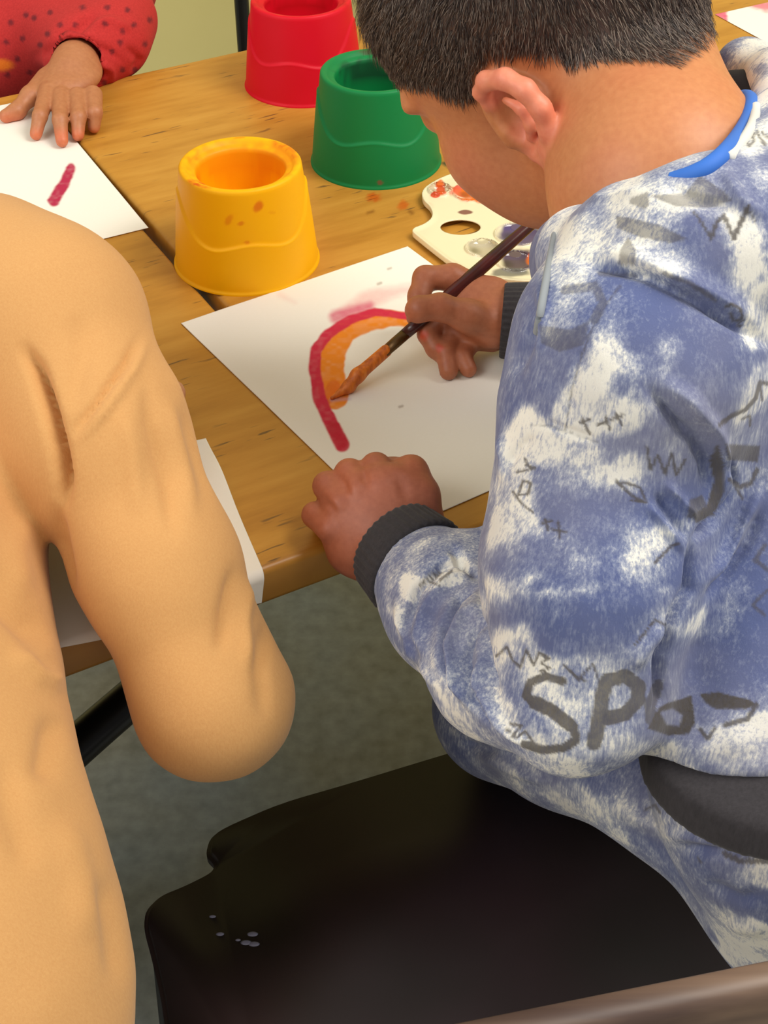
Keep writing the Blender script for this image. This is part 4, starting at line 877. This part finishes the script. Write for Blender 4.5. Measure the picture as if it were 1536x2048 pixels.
# chair of that child
bc_ = empty('chair', (-.3, .55, 0), 'black tubular metal chair glimpsed between the beige torso and arm', 'chair')
r0, r1 = plane_pt(60, 1572, .40), plane_pt(370, 1305, .40)
barobj('side_rail', [V(-.34, .575, .395), r0, r1], .0155, BLACK, bc_)
for x, y in ((-.40, .32), (-.21, .31), (-.38, .57), (-.25, .54)): barobj('leg', [V(x, y, .388), V(x, y, 0)], .012, BLACK, bc_)
slab('seat', [V(-.43, .28), V(-.17, .26), V(-.21, .56), V(-.40, .61)], .395, .02, BLACK, bc_, 2)

# ------------------------------------------------------------------ child in red
rd = empty('person', C(60, 60, 1.62) * V(1, 1, 0), 'small child in a red dotted long-sleeved top, hand flat on a sheet', 'person')
s = Sdf()
s.chain([(C(-40, -60, 1.62), .10), (C(-40, 90, 1.66), .10), (C(-40, 300, 1.75), .10)], .05)
s.chain([(C(150, -60, 1.60), .09), (C(60, 80, 1.60), .055), (C(-80, 110, 1.56), .05)], .05)
s.chain([(C(150, -140, 1.60), .07), (C(238, 40, 1.53), .032), (C(222, 82, 1.50), .031), (C(165, 118, 1.475), .030)], .03)
s.chain([(C(90, 40, 1.56), .045), (C(150, 95, 1.49), .032)], .03)
s.cone(C(155, 140, 1.455), C(160, 108, 1.475), .024, .026, .004, 's')
rme = s.mesh('top', .0028)
creases(rme, [([(100, 110), (140, 96), (190, 112), (222, 140), (226, 175)], 7, .006), ([(110, 88), (160, 74), (215, 100), (250, 130)], 7, -.005), ([(170, 50), (220, 40), (270, 60)], 8, .004), ([(150, 70), (110, 90), (60, 120)], 10, -.005), ([(200, 20), (150, 60), (110, 80)], 12, -.008), ([(250, 90), (280, 120), (262, 150)], 7, -.004)])
P = getv(rme); uv, zz = proj(P); N = getn(rme); col = np.tile(np.array(L(186, 42, 40)), (len(P), 1))
dots = [(22, 45), (68, 36), (45, 77), (52, 30), (100, 25), (12, 85), (95, 68), (35, 118), (15, 150), (60, 145), (195, 102), (225, 103), (210, 48), (245, 62), (268, 50), (255, 20), (290, 88), (240, 85), (150, 50), (165, 15), (208, 165), (225, 178), (270, 140), (245, 140), (300, 40), (215, 15), (120, 50), (80, 90)]
for x, y in dots:
    d = np.hypot(uv[:, 0] - x, (uv[:, 1] - y)); m = (1 - smooth(d, 3.5, 8))[:, None] * .8; col = col * (1 - m) + np.array(L(90, 16, 30)) * m
d = np.hypot((uv[:, 0] - 2) / 30, (uv[:, 1] - 130) / 14); m = (1 - smooth(d, .5, 1.1))[:, None]; col = col * (1 - m) + np.array(L(236, 120, 24)) * m
colattr(rme, col); put('top', rme, col_mat('red_jersey', .92, .2, 500, .3), rd)
s = Sdf(); hh = .0
def G_(x, y, h): return T(x, y, h)
s.ell(G_(140, 160, .022), np.array([norm(G_(185, 175, 0) - G_(85, 170, 0)), norm(G_(140, 200, 0) - G_(140, 120, 0)), V(0, 0, 1)]), (.028, .036, .013), .01)
s.chain([(C(165, 90, 1.50), .021), (G_(150, 130, .025), .020), (G_(140, 150, .022), .02)], .012)
for mc, md, tp in (((96, 185), (80, 232), (72, 268)), ((122, 193), (120, 240), (124, 282)), ((155, 193), (157, 235), (156, 270)), ((186, 190), (190, 225), (188, 254))):
    s.chain([(G_(*mc, .022), .0092), (G_(*md, .019), .0070), (G_(*tp, .007), .0058)], .0028)
s.chain([(G_(95, 160, .018), .012), (G_(60, 192, .016), .0085), (G_(34, 222, .009), .0072), (G_(12, 232, .007), .0066)], .006)
hd2 = C(-20, -330, 1.62); s.cone(C(-40, -200, 1.66), C(-40, -60, 1.62), .045, .06, .03); s.cone(C(-40, -60, 1.62), C(165, 90, 1.50), .03, .02, .01)
hf = norm(V(.1, -.8, -.45)); hl = norm(np.cross(hf, V(0, 0, 1))) * -1; hu = norm(np.cross(hf, hl)); hu = hu if hu[2] > 0 else -hu
H3, A3 = head_sdf(s, hd2, hl, hf, hu, .95); s.cone(H3(0, -15, -20), C(-40, -200, 1.66), .045, .045, .03); ears(s, H3, hl, hf, hu, .95)
m_ = s.mesh('body', .0018); P = getv(m_); q = (P - hd2) @ A3.T * 1000; col = np.tile(np.array(L(180, 118, 78)), (len(P), 1)); uv, zz = proj(P)
hmk = smooth(q[:, 2] - np.where(q[:, 1] > 5, 34 + .3 * q[:, 1], -30), -5, 5) * (np.linalg.norm(q, axis=1) < 140) * smooth(-(np.abs(q[:, 0]) - 77), -2, 2)
tipm = smooth(uv[:, 1] + (uv[:, 0] < 60) * 30, 245, 275) * (uv[:, 1] > 0); col = col * (1 - .5 * tipm[:, None]) + np.array(L(226, 110, 74)) * .5 * tipm[:, None]
col = col * (1 - hmk[:, None]) + np.array(L(40, 32, 30)) * hmk[:, None]; colattr(m_, col); src = m_.copy(); put('body', m_, SKIN, rd)
hr3 = hair_strands('hair', src, hmk, H3(0, -40, 100), hu, None, 9000, .03, .0005, HAIR, 6); hr3.data.transform(Matrix.Translation(-rd.location)); hr3.parent = rd
s = Sdf(); c = C(-40, 300, 1.75); s.chain([(c, .09), (V(c[0], c[1], .5), .09), (V(c[0] - .05, c[1] - .02, .04), .05)], .03); s.chain([(V(c[0], c[1], .5), .09), (V(c[0] + .08, c[1] + .05, .04), .05)], .03)
put('trousers', s.mesh('trousers', .006), cloth('navy_cloth', L(40, 44, 60)), rd)

# black post beyond the tables
pb = plane_pt(486, 190, .25); pe = empty('metal_post', (pb[0] + .0, 2.0, 0), 'black upright metal post beyond the red paint pot', 'post')
x0 = (486 - 768) / FPX
dd = CF + CR * ((487 - 768) / FPX) + CU * ((1024 - 60) / FPX); k_ = 2.0 / dd[1]; pp = CP + dd * k_
barobj('upright', [V(pp[0], 2.0, 0), V(pp[0], 2.0, 1.0)], .010, BLACK, pe)
